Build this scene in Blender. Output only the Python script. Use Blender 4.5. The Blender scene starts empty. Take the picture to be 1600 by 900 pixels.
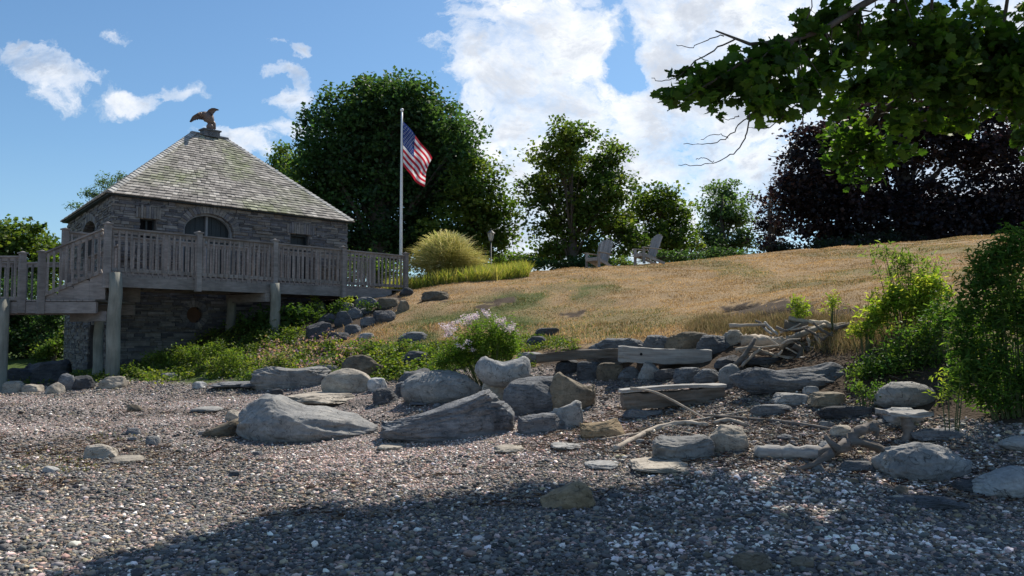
import bpy, math, random
import numpy as np
from mathutils import Vector, Matrix
sc = bpy.context.scene
rnd = random.Random(7)
rng = np.random.default_rng(7)
R = math.radians

# ------------------------------------------------------------------ camera
F = 1232.0                       # focal length in photo pixels (1600 wide)
PITCH = math.atan(70 / F)
CZ = 1.5
cd = bpy.data.cameras.new('camera'); cam = bpy.data.objects.new('camera', cd)
sc.collection.objects.link(cam); sc.camera = cam
cd.sensor_width = 36; cd.lens = F / 1600 * 36; cd.clip_end = 3000; cd.clip_start = .05
cam.location = (0, 0, CZ); cam.rotation_euler = (R(90) + PITCH, 0, 0)
cp, sp = math.cos(PITCH), math.sin(PITCH)

# ------------------------------------------------------------------ light
SUN_AZ, SUN_EL = R(30), R(50)    # azimuth measured from +Y towards +X
sd = Vector((math.sin(SUN_AZ) * math.cos(SUN_EL), math.cos(SUN_AZ) * math.cos(SUN_EL), math.sin(SUN_EL)))
sl = bpy.data.lights.new('sun', 'SUN'); sl.energy = 5.0; sl.angle = R(.55); sl.color = (1, .93, .82)
so = bpy.data.objects.new('sun', sl); sc.collection.objects.link(so)
so.rotation_euler = sd.to_track_quat('Z', 'Y').to_euler()
sc.view_settings.view_transform = 'Standard'; sc.view_settings.look = 'None'
sc.view_settings.exposure = 0.22; sc.view_settings.gamma = 1
sc.view_settings.use_curve_mapping = False
sc.render.engine = 'CYCLES'
sc.cycles.use_denoising = True
sc.cycles.max_bounces = 6; sc.cycles.transparent_max_bounces = 8

# ------------------------------------------------------------------ sky with clouds
w = bpy.data.worlds.new('World'); sc.world = w; w.use_nodes = True
nt = w.node_tree; nt.nodes.clear()
class G:                                         # tiny node helper
    def __init__(s, nt): s.nt = nt
    def n(s, t, **k):
        o = s.nt.nodes.new(t)
        for a, b in k.items(): setattr(o, a, b)
        return o
    def lk(s, a, b): s.nt.links.new(a, b)
    def m(s, op, a, b=None, c=None, clamp=False):
        o = s.n('ShaderNodeMath', operation=op); o.use_clamp = clamp
        for i, v in enumerate((a, b, c)):
            if v is None: continue
            if isinstance(v, (int, float)): o.inputs[i].default_value = v
            else: s.lk(v, o.inputs[i])
        return o.outputs[0]
    def vm(s, op, a, b=None):
        o = s.n('ShaderNodeVectorMath', operation=op)
        for i, v in enumerate((a, b)):
            if v is None: continue
            if isinstance(v, (tuple, list)): o.inputs[i].default_value = v
            else: s.lk(v, o.inputs[i])
        return o.outputs['Value'] if op in ('LENGTH', 'DOT_PRODUCT', 'DISTANCE') else o.outputs[0]
    def noise(s, vec, scale, detail=4, rough=.5, dist=0, color=False):
        o = s.n('ShaderNodeTexNoise'); o.inputs['Scale'].default_value = scale
        o.inputs['Detail'].default_value = detail; o.inputs['Roughness'].default_value = rough
        o.inputs['Distortion'].default_value = dist
        if vec is not None: s.lk(vec, o.inputs['Vector'])
        return o.outputs['Color' if color else 'Fac']
    def ramp(s, fac, stops, interp='LINEAR'):
        o = s.n('ShaderNodeValToRGB'); o.color_ramp.interpolation = interp
        e = o.color_ramp.elements
        while len(e) < len(stops): e.new(.5)
        for i, (p, c) in enumerate(stops):
            e[i].position = p; e[i].color = (c, c, c, 1) if isinstance(c, (int, float)) else tuple(c) + (1,)
        s.lk(fac, o.inputs[0]); return o.outputs[0]
    def mix(s, fac, a, b, mode='MIX'):
        o = s.n('ShaderNodeMix', data_type='RGBA', blend_type=mode)
        for i, v in ((0, fac), (6, a), (7, b)):
            if isinstance(v, (int, float)): o.inputs[i].default_value = v
            elif isinstance(v, (tuple, list)): o.inputs[i].default_value = tuple(v)[:3] + (1,)
            else: s.lk(v, o.inputs[i])
        return o.outputs[2]
g = G(nt)
sky = g.n('ShaderNodeTexSky', sky_type='NISHITA'); sky.sun_disc = False
sky.sun_elevation = SUN_EL; sky.sun_rotation = SUN_AZ; sky.air_density = 1.0; sky.dust_density = .6; sky.ozone_density = 1.6
tc = g.n('ShaderNodeTexCoord')
D = tc.outputs['Generated']
sx = g.n('ShaderNodeSeparateXYZ'); g.lk(D, sx.inputs[0])
yy = g.m('MAXIMUM', sx.outputs[1], .06)
u = g.m('DIVIDE', sx.outputs[0], yy); v = g.m('DIVIDE', sx.outputs[2], yy)
cb = g.n('ShaderNodeCombineXYZ'); g.lk(u, cb.inputs[0]); g.lk(v, cb.inputs[1])
UV = cb.outputs[0]
wn = g.noise(UV, 6.5, 6, .6, color=True)
wv = g.vm('SCALE', g.vm('SUBTRACT', wn, (.5, .5, .5))); wv.node.inputs['Scale'].default_value = .13
UVw = g.vm('ADD', UV, wv)
blobs = [  # px, py, rx, ry, strength : cloud banks by direction
    (85, 105, 62, 50, .72), (30, 70, 55, 28, .5), (190, 148, 56, 32, .9), (288, 130, 50, 18, .5), (457, 72, 18, 13, .5), (452, 150, 40, 34, .75), (155, 42, 22, 10, .25), (410, 55, 24, 10, .25),
    (385, 225, 62, 32, .95), (470, 205, 45, 25, .7), (430, 108, 30, 16, .5),
    (860, 50, 165, 120, 1.2), (760, 120, 85, 90, .95), (840, 170, 150, 130, 1.15), (800, 270, 115, 120, 1.1), (1000, 190, 200, 150, 1.2),
    (1130, 60, 200, 160, 1.3), (1120, 230, 230, 110, 1.2), (830, 350, 90, 100, 1.1), (1300, 120, 200, 220, 1.2), (1550, 280, 250, 160, 1.0), (1000, 320, 280, 90, 1.0),
    (1600, 100, 240, 200, .8)]
acc = None
for (bx, by, rx, ry, st) in blobs:
    d = g.vm('MULTIPLY', g.vm('SUBTRACT', UVw, ((bx - 800) / F, (520 - by) / F, 0)), (F / rx, F / ry, 0))
    q = g.m('MULTIPLY', g.m('SUBTRACT', 1.15, g.vm('LENGTH', d)), st)
    acc = q if acc is None else g.m('SMOOTH_MAX', acc, q, .25)
# a blue gap between two banks
dg = g.vm('MULTIPLY', g.vm('SUBTRACT', UVw, ((985 - 800) / F, (520 - 95) / F, 0)), (F / 42, F / 62, 0))
acc = g.m('SUBTRACT', acc, g.m('MULTIPLY', g.m('MAXIMUM', g.m('SUBTRACT', 1.3, g.vm('LENGTH', dg)), 0), .85))
front = g.m('GREATER_THAN', sx.outputs[1], .05)
acc = g.m('ADD', g.m('MULTIPLY', acc, front), g.m('MULTIPLY', g.m('SUBTRACT', 1, front), .1))
n1 = g.noise(g.vm('MULTIPLY', UVw, (1, 1.35, 1)), 11, 12, .66)
n2 = g.noise(g.vm('MULTIPLY', UV, (1, 1.5, 1)), 6.5, 10, .64, .3)
dens = g.m('ADD', g.m('MULTIPLY', g.m('MINIMUM', acc, .62), .95), g.m('MULTIPLY', g.m('SUBTRACT', n1, .5), 2.3))
alpha = g.ramp(dens, [(.13, 0), (.32, .42), (.72, .97)])
core = g.m('ADD', g.m('MULTIPLY', dens, .7), g.m('MULTIPLY', g.m('SUBTRACT', n2, .5), 2.6))
ccol = g.ramp(core, [(.04, (.60, .69, .80)), (.22, (.92, .93, .96)), (.42, (.76, .80, .86)), (.60, (.50, .56, .66)), (.9, (.36, .42, .53))])
skyc = g.n('ShaderNodeMix', data_type='RGBA', blend_type='MULTIPLY'); skyc.inputs[0].default_value = 1
g.lk(sky.outputs[0], skyc.inputs[6]); skyc.inputs[7].default_value = (.66, .91, 1.06, 1)
hz = g.ramp(v, [(0, .28), (.25, .06), (.6, 0)])
SKYS = .102
base = g.mix(hz, skyc.outputs[2], (.50 / SKYS, .62 / SKYS, .78 / SKYS))
glow = g.ramp(g.vm('LENGTH', g.vm('MULTIPLY', g.vm('SUBTRACT', UV, ((900 - 800) / F, (520 + 20) / F, 0)), (1.1, .8, 0))), [(0, 1.0), (.16, .72), (.42, .12), (.7, 0)])
ccol = g.mix(g.m('MULTIPLY', glow, .42), ccol, (1.0, 1.0, 1.0))   # clouds near the sun's side scatter more light forward
ccol2 = g.mix(1.0, ccol, (1 / SKYS,) * 3, 'MULTIPLY')
col = g.mix(alpha, base, ccol2)
bg = g.n('ShaderNodeBackground'); bg.inputs[1].default_value = SKYS
g.lk(col, bg.inputs[0])
wo = g.n('ShaderNodeOutputWorld'); g.lk(bg.outputs[0], wo.inputs[0])

# ------------------------------------------------------------------ pixel <-> world (used to survey the place from the photograph)
def P(px, py, Y):
    a = (px - 800) / F; b = (450 - py) / F
    wy = cp - b * sp; wz = sp + b * cp
    t = Y / wy
    return Vector((a * t, Y, CZ + wz * t))
def proj(x, y, z):
    dz = z - CZ
    f = y * cp + dz * sp; up = dz * cp - y * sp
    f = np.maximum(f, .05)
    return 800 + F * x / f, 450 - F * up / f
def inpoly(px, py, poly):
    r = np.zeros(np.shape(px), bool); n = len(poly); j = n - 1
    for i in range(n):
        xi, yi = poly[i]; xj, yj = poly[j]
        c = ((yi > py) != (yj > py)) & (px < (xj - xi) * (py - yi) / (yj - yi + 1e-12) + xi)
        r ^= c; j = i
    return r
def hash2(ix, iy, s):
    h = (ix.astype(np.int64) * 374761393 + iy.astype(np.int64) * 668265263 + s * 1442695041) & 0xffffffff
    h = ((h ^ (h >> 13)) * 1274126177) & 0xffffffff
    return ((h ^ (h >> 16)) & 0xffff) / 65535.0
def vnoise(x, y, s=0):
    x = np.asarray(x, float); y = np.asarray(y, float)
    ix = np.floor(x); iy = np.floor(y); fx = x - ix; fy = y - iy
    fx = fx * fx * (3 - 2 * fx); fy = fy * fy * (3 - 2 * fy)
    a = hash2(ix, iy, s); b = hash2(ix + 1, iy, s); c = hash2(ix, iy + 1, s); d = hash2(ix + 1, iy + 1, s)
    return (a * (1 - fx) + b * fx) * (1 - fy) + (c * (1 - fx) + d * fx) * fy
def fbm(x, y, s=0, o=4):
    r = 0; a = .5
    for k in range(o):
        r = r + a * vnoise(x * 2 ** k, y * 2 ** k, s + k); a *= .5
    return r / (1 - .5 ** o)
def vnoise3(p, s=0):
    ip = np.floor(p); f = p - ip; f = f * f * (3 - 2 * f)
    def h(a, b, c): return hash2(ip[:, 0] + a + 57 * (ip[:, 2] + c), ip[:, 1] + b, s)
    r = 0
    for a in (0, 1):
        for b in (0, 1):
            for c in (0, 1):
                r = r + h(a, b, c) * (f[:, 0] if a else 1 - f[:, 0]) * (f[:, 1] if b else 1 - f[:, 1]) * (f[:, 2] if c else 1 - f[:, 2])
    return r
def fbm3(p, s=0, o=4):
    r = 0; a = .5
    for k in range(o):
        r = r + a * vnoise3(p * 2 ** k, s + 3 * k); a *= .5
    return r / (1 - .5 ** o)

# ------------------------------------------------------------------ terrain from surveyed points
ctrl = [(0,900,4.86),(800,900,4.86),(1600,900,4.86),(0,750,8.03),(800,750,8.0),(1500,760,7.3),(0,680,11),(0,612,17.6),(172,592,17.5),
    (105,578,24),(-200,602,17),(-500,640,12),(400,592,16.5),(600,602,14.5),(600,655,12.0),(800,600,13),(800,662,10.8),(1000,662,10),(1000,602,12),
    (1200,625,10),(1100,700,8.6),(1300,740,7.6),(1450,662,8.6),(1600,670,8),(1850,680,8),(1100,536,13),(1280,515,12),(1280,492,12.6),(1440,500,11),(1600,475,11),
    (1850,450,11),(1000,532,14),(840,542,15),(900,500,17.5),(620,520,18),(700,460,22),(640,456,23.5),(820,427,28),(1000,415,30),(1200,397,30),(1400,381,30),
    (1600,364,30),(1900,340,30),(1100,460,19),(1300,440,18),(1500,420,18),(1750,400,18),(500,480,23),(430,525,20.5),(300,560,20.3),(375,508,21.7),(540,500,21),(590,462,24)]
CT = []
for c in ctrl:
    q = P(*c); CT.append((q.x, q.y, q.z))
CT += [(-40,60,2.2),(-15,60,3.1),(5,60,3.9),(20,60,5.4),(40,60,7),(-40,30,.5),(-40,10,-.1),(-20,0,-.2),(0,-3,-.25),(20,0,.1),(40,5,1.2),(40,30,7.2),
    (-9,30,2.6),(-3.5,27,3.0),(-16,25,.45),(-20,32,.7),(-14,31,1.4),(-4,40,3.6),(4,42,3.85),(12,42,4.5),(22,45,5.7),(20,14,3.6)]
CT = np.array(CT); SC_ = 10.0
def tpsk(r2): return .5 * r2 * np.log(np.maximum(r2, 1e-12))
def fit():
    X = CT[:, :2] / SC_; n = len(X)
    r2 = ((X[:, None] - X[None]) ** 2).sum(-1)
    A = np.zeros((n + 3, n + 3)); A[:n, :n] = tpsk(r2) + np.eye(n) * 2e-4
    A[:n, n] = 1; A[:n, n + 1:] = X; A[n, :n] = 1; A[n + 1:, :n] = X.T
    return np.linalg.solve(A, np.concatenate([CT[:, 2], np.zeros(3)]))
TW = fit(); DENTS = []
def gz(x, y):
    x = np.asarray(x, float); y = np.asarray(y, float); sh = x.shape
    xf = np.clip(x.ravel(), -40, 40) / SC_; yf = np.clip(y.ravel(), -3, 60) / SC_
    r = np.zeros(xf.shape)
    for a in range(0, len(xf), 60000):
        s = slice(a, a + 60000)
        r2 = (xf[s, None] - CT[None, :, 0] / SC_) ** 2 + (yf[s, None] - CT[None, :, 1] / SC_) ** 2
        r[s] = tpsk(r2) @ TW[:-3] + TW[-3] + TW[-2] * xf[s] + TW[-1] * yf[s]
    X = x.ravel(); Y = y.ravel()
    hill = np.clip((r - 1.2) / 1.0, 0, 1)
    r = r + hill * ((fbm(X * .9, Y * .9, 5, 4) - .5) * .22) + (fbm(X * 1.7, Y * 1.7, 9, 3) - .5) * .05
    for dx_, dy_, rx_, ry_, dd_ in DENTS: r = r - dd_ * np.exp(-((X - dx_) / rx_) ** 2 - ((Y - dy_) / ry_) ** 2)
    far = np.clip((np.hypot(X, Y) - 70) / 200, 0, 1)
    r = r * (1 - far) + 2.5 * far
    return r.reshape(sh)
def gz1(x, y): return float(gz(np.array([x]), np.array([y]))[0])
YS = np.concatenate([np.arange(3, 20, .03), np.arange(20, 60, .1)])
def hit(px, py):
    a = (px - 800) / F; b = (450 - py) / F
    wy = cp - b * sp; wz = sp + b * cp
    t = YS / wy
    z = gz(a * t, YS); d = CZ + wz * t - z
    k = np.argmax(d < 0) if (d < 0).any() else len(YS) - 1
    return Vector((a * t[k], YS[k], z[k]))

for a_, b_, w_, d_ in ((1150, 483, .26, .3), (1205, 488, .3, .36), (1240, 484, .3, .36), (900, 487, .3, .08), (760, 470, .35, .1), (680, 462, .4, .12)):
    q_ = hit(a_, b_); DENTS.append((q_.x, q_.y, w_, w_ * .8, d_))
# ------------------------------------------------------------------ object helpers
def tag(o, label=None, cat=None, group=None, kind=None):
    if label: o['label'] = label
    if cat: o['category'] = cat
    if group: o['group'] = group
    if kind: o['kind'] = kind
    return o
def thing(name, loc, label, cat, group=None, rz=0):
    o = bpy.data.objects.new(name, None); sc.collection.objects.link(o)
    o.location = loc; o.rotation_euler = (0, 0, rz); o.empty_display_size = .2
    return tag(o, label, cat, group)
def link(name, me, mat, parent=None):
    o = bpy.data.objects.new(name, me); sc.collection.objects.link(o)
    if mat is not None and not me.materials:
        for m_ in (mat if isinstance(mat, (list, tuple)) else [mat]): me.materials.append(m_)
    if parent is not None: o.parent = parent
    return o
def npmesh(name, V, Fc, cols=None, smooth=False):
    """V (n,3), Fc (m,k) of one face size"""
    me = bpy.data.meshes.new(name); V = np.asarray(V, np.float32); Fc = np.asarray(Fc, np.int32)
    m_, k = Fc.shape
    me.vertices.add(len(V)); me.vertices.foreach_set('co', V.ravel())
    me.loops.add(m_ * k); me.loops.foreach_set('vertex_index', Fc.ravel())
    me.polygons.add(m_); me.polygons.foreach_set('loop_start', np.arange(0, m_ * k, k, dtype=np.int32))
    me.update(calc_edges=True)
    if smooth: me.shade_smooth()
    else: me.shade_flat()
    if cols is not None: setcol(me, cols)
    return me
def setcol(me, cols):
    at = me.color_attributes.new('col', 'FLOAT_COLOR', 'POINT')
    c = np.ones((len(me.vertices), 4), np.float32); c[:, :3] = cols
    at.data.foreach_set('color', c.ravel())
def scatter(tv, tf, pos, rot, scale, cols):
    """copies of a small template as one mesh: pos (n,3), rot (n,3,3), scale (n,) or (n,3)"""
    n, k = len(pos), tv.shape[-2]
    s = scale[:, None, None] if scale.ndim == 1 else scale[:, None, :]
    tv_ = tv if tv.ndim == 3 else np.broadcast_to(tv, (n, k, 3))
    V = np.einsum('nij,nkj->nki', rot, tv_ * s) + pos[:, None, :]
    Fc = (tf[None] + (np.arange(n) * k)[:, None, None]).reshape(-1, tf.shape[1])
    C = np.repeat(cols, k, axis=0)
    return V.reshape(-1, 3), Fc, C
def rand_rot(n, tilt=None, rg=rng):
    """random rotations; tilt = limits the lean of local z away from world z"""
    a = rg.uniform(0, 2 * np.pi, n)
    t = np.arccos(rg.uniform(-1, 1, n)) if tilt is None else np.abs(rg.normal(0, tilt, n))
    b = rg.uniform(0, 2 * np.pi, n)
    ca, sa, ct, st, cb_, sb = np.cos(a), np.sin(a), np.cos(t), np.sin(t), np.cos(b), np.sin(b)
    Rz = np.zeros((n, 3, 3)); Rz[:, 0, 0] = ca; Rz[:, 0, 1] = -sa; Rz[:, 1, 0] = sa; Rz[:, 1, 1] = ca; Rz[:, 2, 2] = 1
    Rx = np.zeros((n, 3, 3)); Rx[:, 0, 0] = 1; Rx[:, 1, 1] = ct; Rx[:, 1, 2] = -st; Rx[:, 2, 1] = st; Rx[:, 2, 2] = ct
    Rb = np.zeros((n, 3, 3)); Rb[:, 0, 0] = cb_; Rb[:, 0, 1] = -sb; Rb[:, 1, 0] = sb; Rb[:, 1, 1] = cb_; Rb[:, 2, 2] = 1
    return Rb @ Rx @ Rz
class MB:
    def __init__(s, off=(0, 0, 0)): s.v = []; s.f = []; s.c = []; s.mi = []; s.off = Vector(off); s.cur = None; s.mat = 0
    def add(s, vs, fs):
        b = len(s.v)
        s.v += [tuple(Vector(v) - s.off) for v in vs]; s.f += [tuple(b + i for i in f) for f in fs]
        s.mi += [s.mat] * len(fs); s.c += [s.cur or (1, 1, 1)] * len(vs)
    def hexa(s, p):   # 8 points: bottom ring 0-3, top ring 4-7
        s.add(p, [(3, 2, 1, 0), (4, 5, 6, 7), (0, 1, 5, 4), (1, 2, 6, 5), (2, 3, 7, 6), (3, 0, 4, 7)])
    def box(s, c, X, Y, Z):   # centre and half vectors
        c, X, Y, Z = map(Vector, (c, X, Y, Z))
        s.hexa([c - X - Y - Z, c + X - Y - Z, c + X + Y - Z, c - X + Y - Z, c - X - Y + Z, c + X - Y + Z, c + X + Y + Z, c - X + Y + Z])
    def beam(s, a, b, w_, h, up=(0, 0, 1)):   # square timber between two points, centred
        a, b, up = Vector(a), Vector(b), Vector(up)
        d = (b - a); L = d.length; d.normalize()
        side = d.cross(up).normalized(); u2 = side.cross(d).normalized()
        s.box((a + b) / 2, d * (L / 2), side * (w_ / 2), u2 * (h / 2))
    def tube(s, pts, rad, n=8, cap=True, wob=0):
        pts = [Vector(p) for p in pts]; k = len(pts)
        if not hasattr(rad, '__len__'): rad = [rad] * k
        vs = []; ref = Vector((.3, .2, .93))
        for i, p in enumerate(pts):
            d = (pts[min(i + 1, k - 1)] - pts[max(i - 1, 0)]).normalized()
            if abs(d.dot(ref)) > .95: ref = Vector((.9, .3, .1))
            a = d.cross(ref).normalized(); b = d.cross(a).normalized(); ref = -b if False else ref
            for j in range(n):
                t = 2 * math.pi * j / n
                r = rad[i] * (1 + wob * (rnd.random() - .5))
                vs.append(p + a * (r * math.cos(t)) + b * (r * math.sin(t)))
        fs = [(i * n + j, i * n + (j + 1) % n, (i + 1) * n + (j + 1) % n, (i + 1) * n + j) for i in range(k - 1) for j in range(n)]
        if cap: fs += [tuple(range(n))[::-1], tuple((k - 1) * n + j for j in range(n))]
        s.add(vs, fs)
    def sphere(s, c, r, n=10, m_=7):
        c = Vector(c); r = r if hasattr(r, '__len__') else (r, r, r)
        vs = []; fs = []
        for i in range(m_ + 1):
            th = math.pi * i / m_
            for j in range(n):
                t = 2 * math.pi * j / n
                vs.append(c + Vector((r[0] * math.sin(th) * math.cos(t), r[1] * math.sin(th) * math.sin(t), r[2] * math.cos(th))))
        for i in range(m_):
            for j in range(n):
                a, b = i * n + j, i * n + (j + 1) % n; fs.append((a + n, b + n, b, a))
        s.add(vs, fs)
    def build(s, name, mat, parent=None, smooth=False, bevel=0):
        me = bpy.data.meshes.new(name); me.from_pydata(s.v, [], s.f); me.update()
        if s.cur is not None: setcol(me, np.array(s.c))
        o = link(name, me, mat, parent)
        if any(s.mi): me.polygons.foreach_set('material_index', s.mi)
        if smooth: me.shade_smooth()
        if bevel:
            md = o.modifiers.new('bevel', 'BEVEL'); md.width = bevel; md.segments = 2; md.limit_method = 'ANGLE'
        return o

# ------------------------------------------------------------------ materials
def newmat(name):
    m_ = bpy.data.materials.new(name); m_.use_nodes = True; t = m_.node_tree; t.nodes.clear()
    gg = G(t); out = gg.n('ShaderNodeOutputMaterial'); b = gg.n('ShaderNodeBsdfPrincipled')
    gg.lk(b.outputs[0], out.inputs[0]); gg.out = out; gg.b = b
    return m_, gg
def setp(b, rough=.8, spec=.3, metal=0):
    b.inputs['Roughness'].default_value = rough; b.inputs['Specular IOR Level'].default_value = spec; b.inputs['Metallic'].default_value = metal
def bump(gg, h, strength=.5, dist=.02):
    o = gg.n('ShaderNodeBump'); o.inputs['Strength'].default_value = strength; o.inputs['Distance'].default_value = dist
    gg.lk(h, o.inputs['Height']); gg.lk(o.outputs[0], gg.b.inputs['Normal'])
def objvec(gg, rndoff=True, scale=(1, 1, 1)):
    t = gg.n('ShaderNodeTexCoord').outputs['Object']
    t = gg.vm('MULTIPLY', t, scale)
    if rndoff:
        r = gg.n('ShaderNodeObjectInfo').outputs['Random']
        c = gg.n('ShaderNodeCombineXYZ'); gg.lk(gg.m('MULTIPLY', r, 91.0), c.inputs[0]); gg.lk(gg.m('MULTIPLY', r, 37.0), c.inputs[2])
        t = gg.vm('ADD', t, c.outputs[0])
    return t
def mat_attr(name, rough=.85, spec=.25, nscale=6, namp=.35, bstr=.4, bdist=.01, scale=(1, 1, 1), tint=(1, 1, 1)):
    """colour comes from the mesh's own colour attribute, broken up by noise"""
    m_, gg = newmat(name); setp(gg.b, rough, spec)
    a = gg.n('ShaderNodeAttribute', attribute_name='col').outputs['Color']
    vec = objvec(gg, False, scale)
    n = gg.noise(vec, nscale, 6, .6)
    k = gg.ramp(n, [(.25, 1 - namp), (.75, 1 + namp)])
    c = gg.mix(1.0, gg.mix(1.0, a, k, 'MULTIPLY'), tint, 'MULTIPLY')
    gg.lk(c, gg.b.inputs['Base Color'])
    if bstr: bump(gg, gg.noise(vec, nscale * 4, 5, .6), bstr, bdist)
    return m_
def mat_leaf(name, trans=.4, tcol=(1.5, 1.6, .7), rough=.55, spec=.25):
    m_, gg = newmat(name); setp(gg.b, rough, spec)
    a = gg.n('ShaderNodeAttribute', attribute_name='col').outputs['Color']
    gg.lk(a, gg.b.inputs['Base Color'])
    tr = gg.n('ShaderNodeBsdfTranslucent'); gg.lk(gg.mix(1.0, a, tcol, 'MULTIPLY'), tr.inputs[0])
    mx = gg.n('ShaderNodeMixShader'); mx.inputs[0].default_value = trans
    gg.lk(gg.b.outputs[0], mx.inputs[1]); gg.lk(tr.outputs[0], mx.inputs[2]); gg.lk(mx.outputs[0], gg.out.inputs[0])
    return m_
def mat_rock(name, c1, c2, c3=None, scale=2.0, strata=(1, 1, 1), bstr=.6):
    m_, gg = newmat(name); setp(gg.b, .85, .25)
    vec = objvec(gg, True)
    n1 = gg.noise(vec, scale * 1.2, 6, .6, .3)
    n2 = gg.noise(gg.vm('MULTIPLY', vec, strata), scale * 3.5, 8, .65)
    n3 = gg.noise(vec, scale * 20, 4, .6)
    c = gg.mix(gg.ramp(n1, [(.35, 0), (.65, 1)]), c1, c2)
    if c3: c = gg.mix(gg.ramp(gg.noise(vec, scale * 2.6, 5, .6), [(.56, 0), (.68, .7)]), c, c3)
    c = gg.mix(1.0, c, gg.ramp(n2, [(.2, .6), (.75, 1.3)]), 'MULTIPLY')
    c = gg.mix(1.0, c, gg.ramp(n3, [(.2, .75), (.8, 1.2)]), 'MULTIPLY')
    cr = gg.noise(gg.vm('MULTIPLY', vec, strata), scale * 2.2, 3, .5, 1.2)
    crack = gg.ramp(gg.m('ABSOLUTE', gg.m('SUBTRACT', cr, .5)), [(0, .35), (.010, 1)])
    c = gg.mix(1.0, c, crack, 'MULTIPLY')
    r = gg.n('ShaderNodeObjectInfo').outputs['Random']
    c = gg.mix(1.0, c, gg.ramp(r, [(0, .8), (1, 1.2)]), 'MULTIPLY')
    gg.lk(c, gg.b.inputs['Base Color'])
    h = gg.m('ADD', gg.m('MULTIPLY', n2, 1.0), gg.m('ADD', gg.m('MULTIPLY', n3, .35), gg.m('MULTIPLY', crack, .5)))
    bump(gg, h, bstr, .03)
    return m_
def mat_wood(name, c1, c2, scale=(1, 12, 12), s=3.0, bstr=.5, crack=True):
    m_, gg = newmat(name); setp(gg.b, .85, .2)
    vec = objvec(gg, True, scale)
    n = gg.noise(vec, s, 8, .65, .3)
    n0 = gg.noise(objvec(gg, True), 1.7, 4, .6)
    c = gg.mix(gg.ramp(n, [(.3, 0), (.7, 1)]), c1, c2)
    c = gg.mix(1.0, c, gg.ramp(n0, [(.3, .72), (.7, 1.2)]), 'MULTIPLY')
    r = gg.n('ShaderNodeObjectInfo').outputs['Random']
    c = gg.mix(1.0, c, gg.ramp(r, [(0, .85), (1, 1.15)]), 'MULTIPLY')
    gg.lk(c, gg.b.inputs['Base Color']); bump(gg, n, bstr, .015)
    return m_
def mat_plain(name, c, rough=.6, spec=.4, metal=0, nz=.15):
    m_, gg = newmat(name); setp(gg.b, rough, spec, metal)
    n = gg.noise(objvec(gg), 5, 5, .6)
    gg.lk(gg.mix(1.0, c, gg.ramp(n, [(.3, 1 - nz), (.7, 1 + nz)]), 'MULTIPLY'), gg.b.inputs['Base Color'])
    return m_
M = {}
M['leaf'] = mat_leaf('tree_leaf', .45)
M['leaf_dark'] = mat_leaf('purple_leaf', .25, (1.6, .9, .8))
M['maple'] = mat_leaf('maple_leaf', .52, (1.7, 2.0, .55))
M['bright'] = mat_leaf('bright_leaf', .6, (1.5, 1.6, .6))
M['petal'] = mat_leaf('petal', .35, (1.1, 1.05, 1.1))
M['plant'] = mat_leaf('plant_leaf', .45, (1.5, 1.6, .6))
M['grass'] = mat_leaf('grass_blade', .3, (1.2, 1.15, .9), .8, .1)
M['bark'] = mat_wood('bark', (.07, .055, .045), (.15, .125, .10), (6, 6, 1), 3, .8)
M['stone'] = mat_attr('wall_stone', .9, .15, 7, .3, .7, .02)
M['mortar'] = mat_plain('mortar', (.13, .12, .11), .95, .1)
M['shingle'] = mat_attr('cedar_shingle', .85, .2, 9, .25, .5, .01)
M['deck'] = mat_wood('weathered_deck_wood', (.20, .18, .168), (.34, .31, .29), (1, 1, 5), 4, .4)
M['pile'] = mat_wood('treated_pile', (.21, .21, .175), (.34, .33, .28), (7, 7, 1), 2.2, .6)
M['timber'] = mat_wood('grey_timber', (.22, .21, .20), (.46, .44, .41), (1, 14, 14), 1.6, .8)
M['timber_dark'] = mat_wood('dark_timber', (.10, .085, .07), (.21, .18, .15), (1, 14, 14), 1.6, .8)
M['drift'] = mat_wood('driftwood', (.30, .25, .20), (.58, .50, .41), (2, 10, 10), 1.5, .7)
M['drift_dark'] = mat_wood('dark_driftwood', (.10, .085, .07), (.24, .21, .19), (2, 10, 10), 1.5, .7)
M['grey'] = mat_rock('grey_rock', (.20, .20, .198), (.33, .32, .30), (.40, .37, .33))
M['slate'] = mat_rock('blue_slate', (.115, .12, .13), (.22, .222, .226), None, 2.0, (1, 1, 4), .9)
M['tan'] = mat_rock('tan_rock', (.30, .265, .22), (.44, .39, .32), (.26, .23, .19), 2.0, (1, 1, 2))
M['brown'] = mat_rock('brown_rock', (.14, .115, .085), (.24, .20, .145), (.10, .09, .08), 2.2, (1, 1, 2))
M['ochre'] = mat_rock('ochre_rock', (.26, .19, .11), (.36, .27, .17), (.2, .17, .13), 2.0, (1, 1, 2))
M['pale'] = mat_rock('pale_rock', (.33, .335, .335), (.48, .47, .45), (.54, .52, .48), 1.6)
M['dark'] = mat_rock('dark_rock', (.06, .063, .07), (.12, .12, .125), None, 2.0, (1, 1, 3), .9)
M['white'] = mat_plain('white_painted_metal', (.78, .79, .80), .4, .5, 0, .05)
M['iron'] = mat_plain('dark_iron', (.04, .045, .045), .5, .5)
M['door'] = mat_plain('dark_door_paint', (.035, .045, .05), .6, .3)
M['trim'] = mat_plain('grey_trim', (.24, .25, .26), .7, .3)
M['slot'] = mat_plain('unlit_interior', (.015, .015, .017), .9, .1)
M['bronze'] = mat_plain('weathered_bronze', (.19, .14, .12), .55, .4, .2)
M['terra'] = mat_plain('rusty_cover', (.16, .09, .06), .85, .2)
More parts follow.
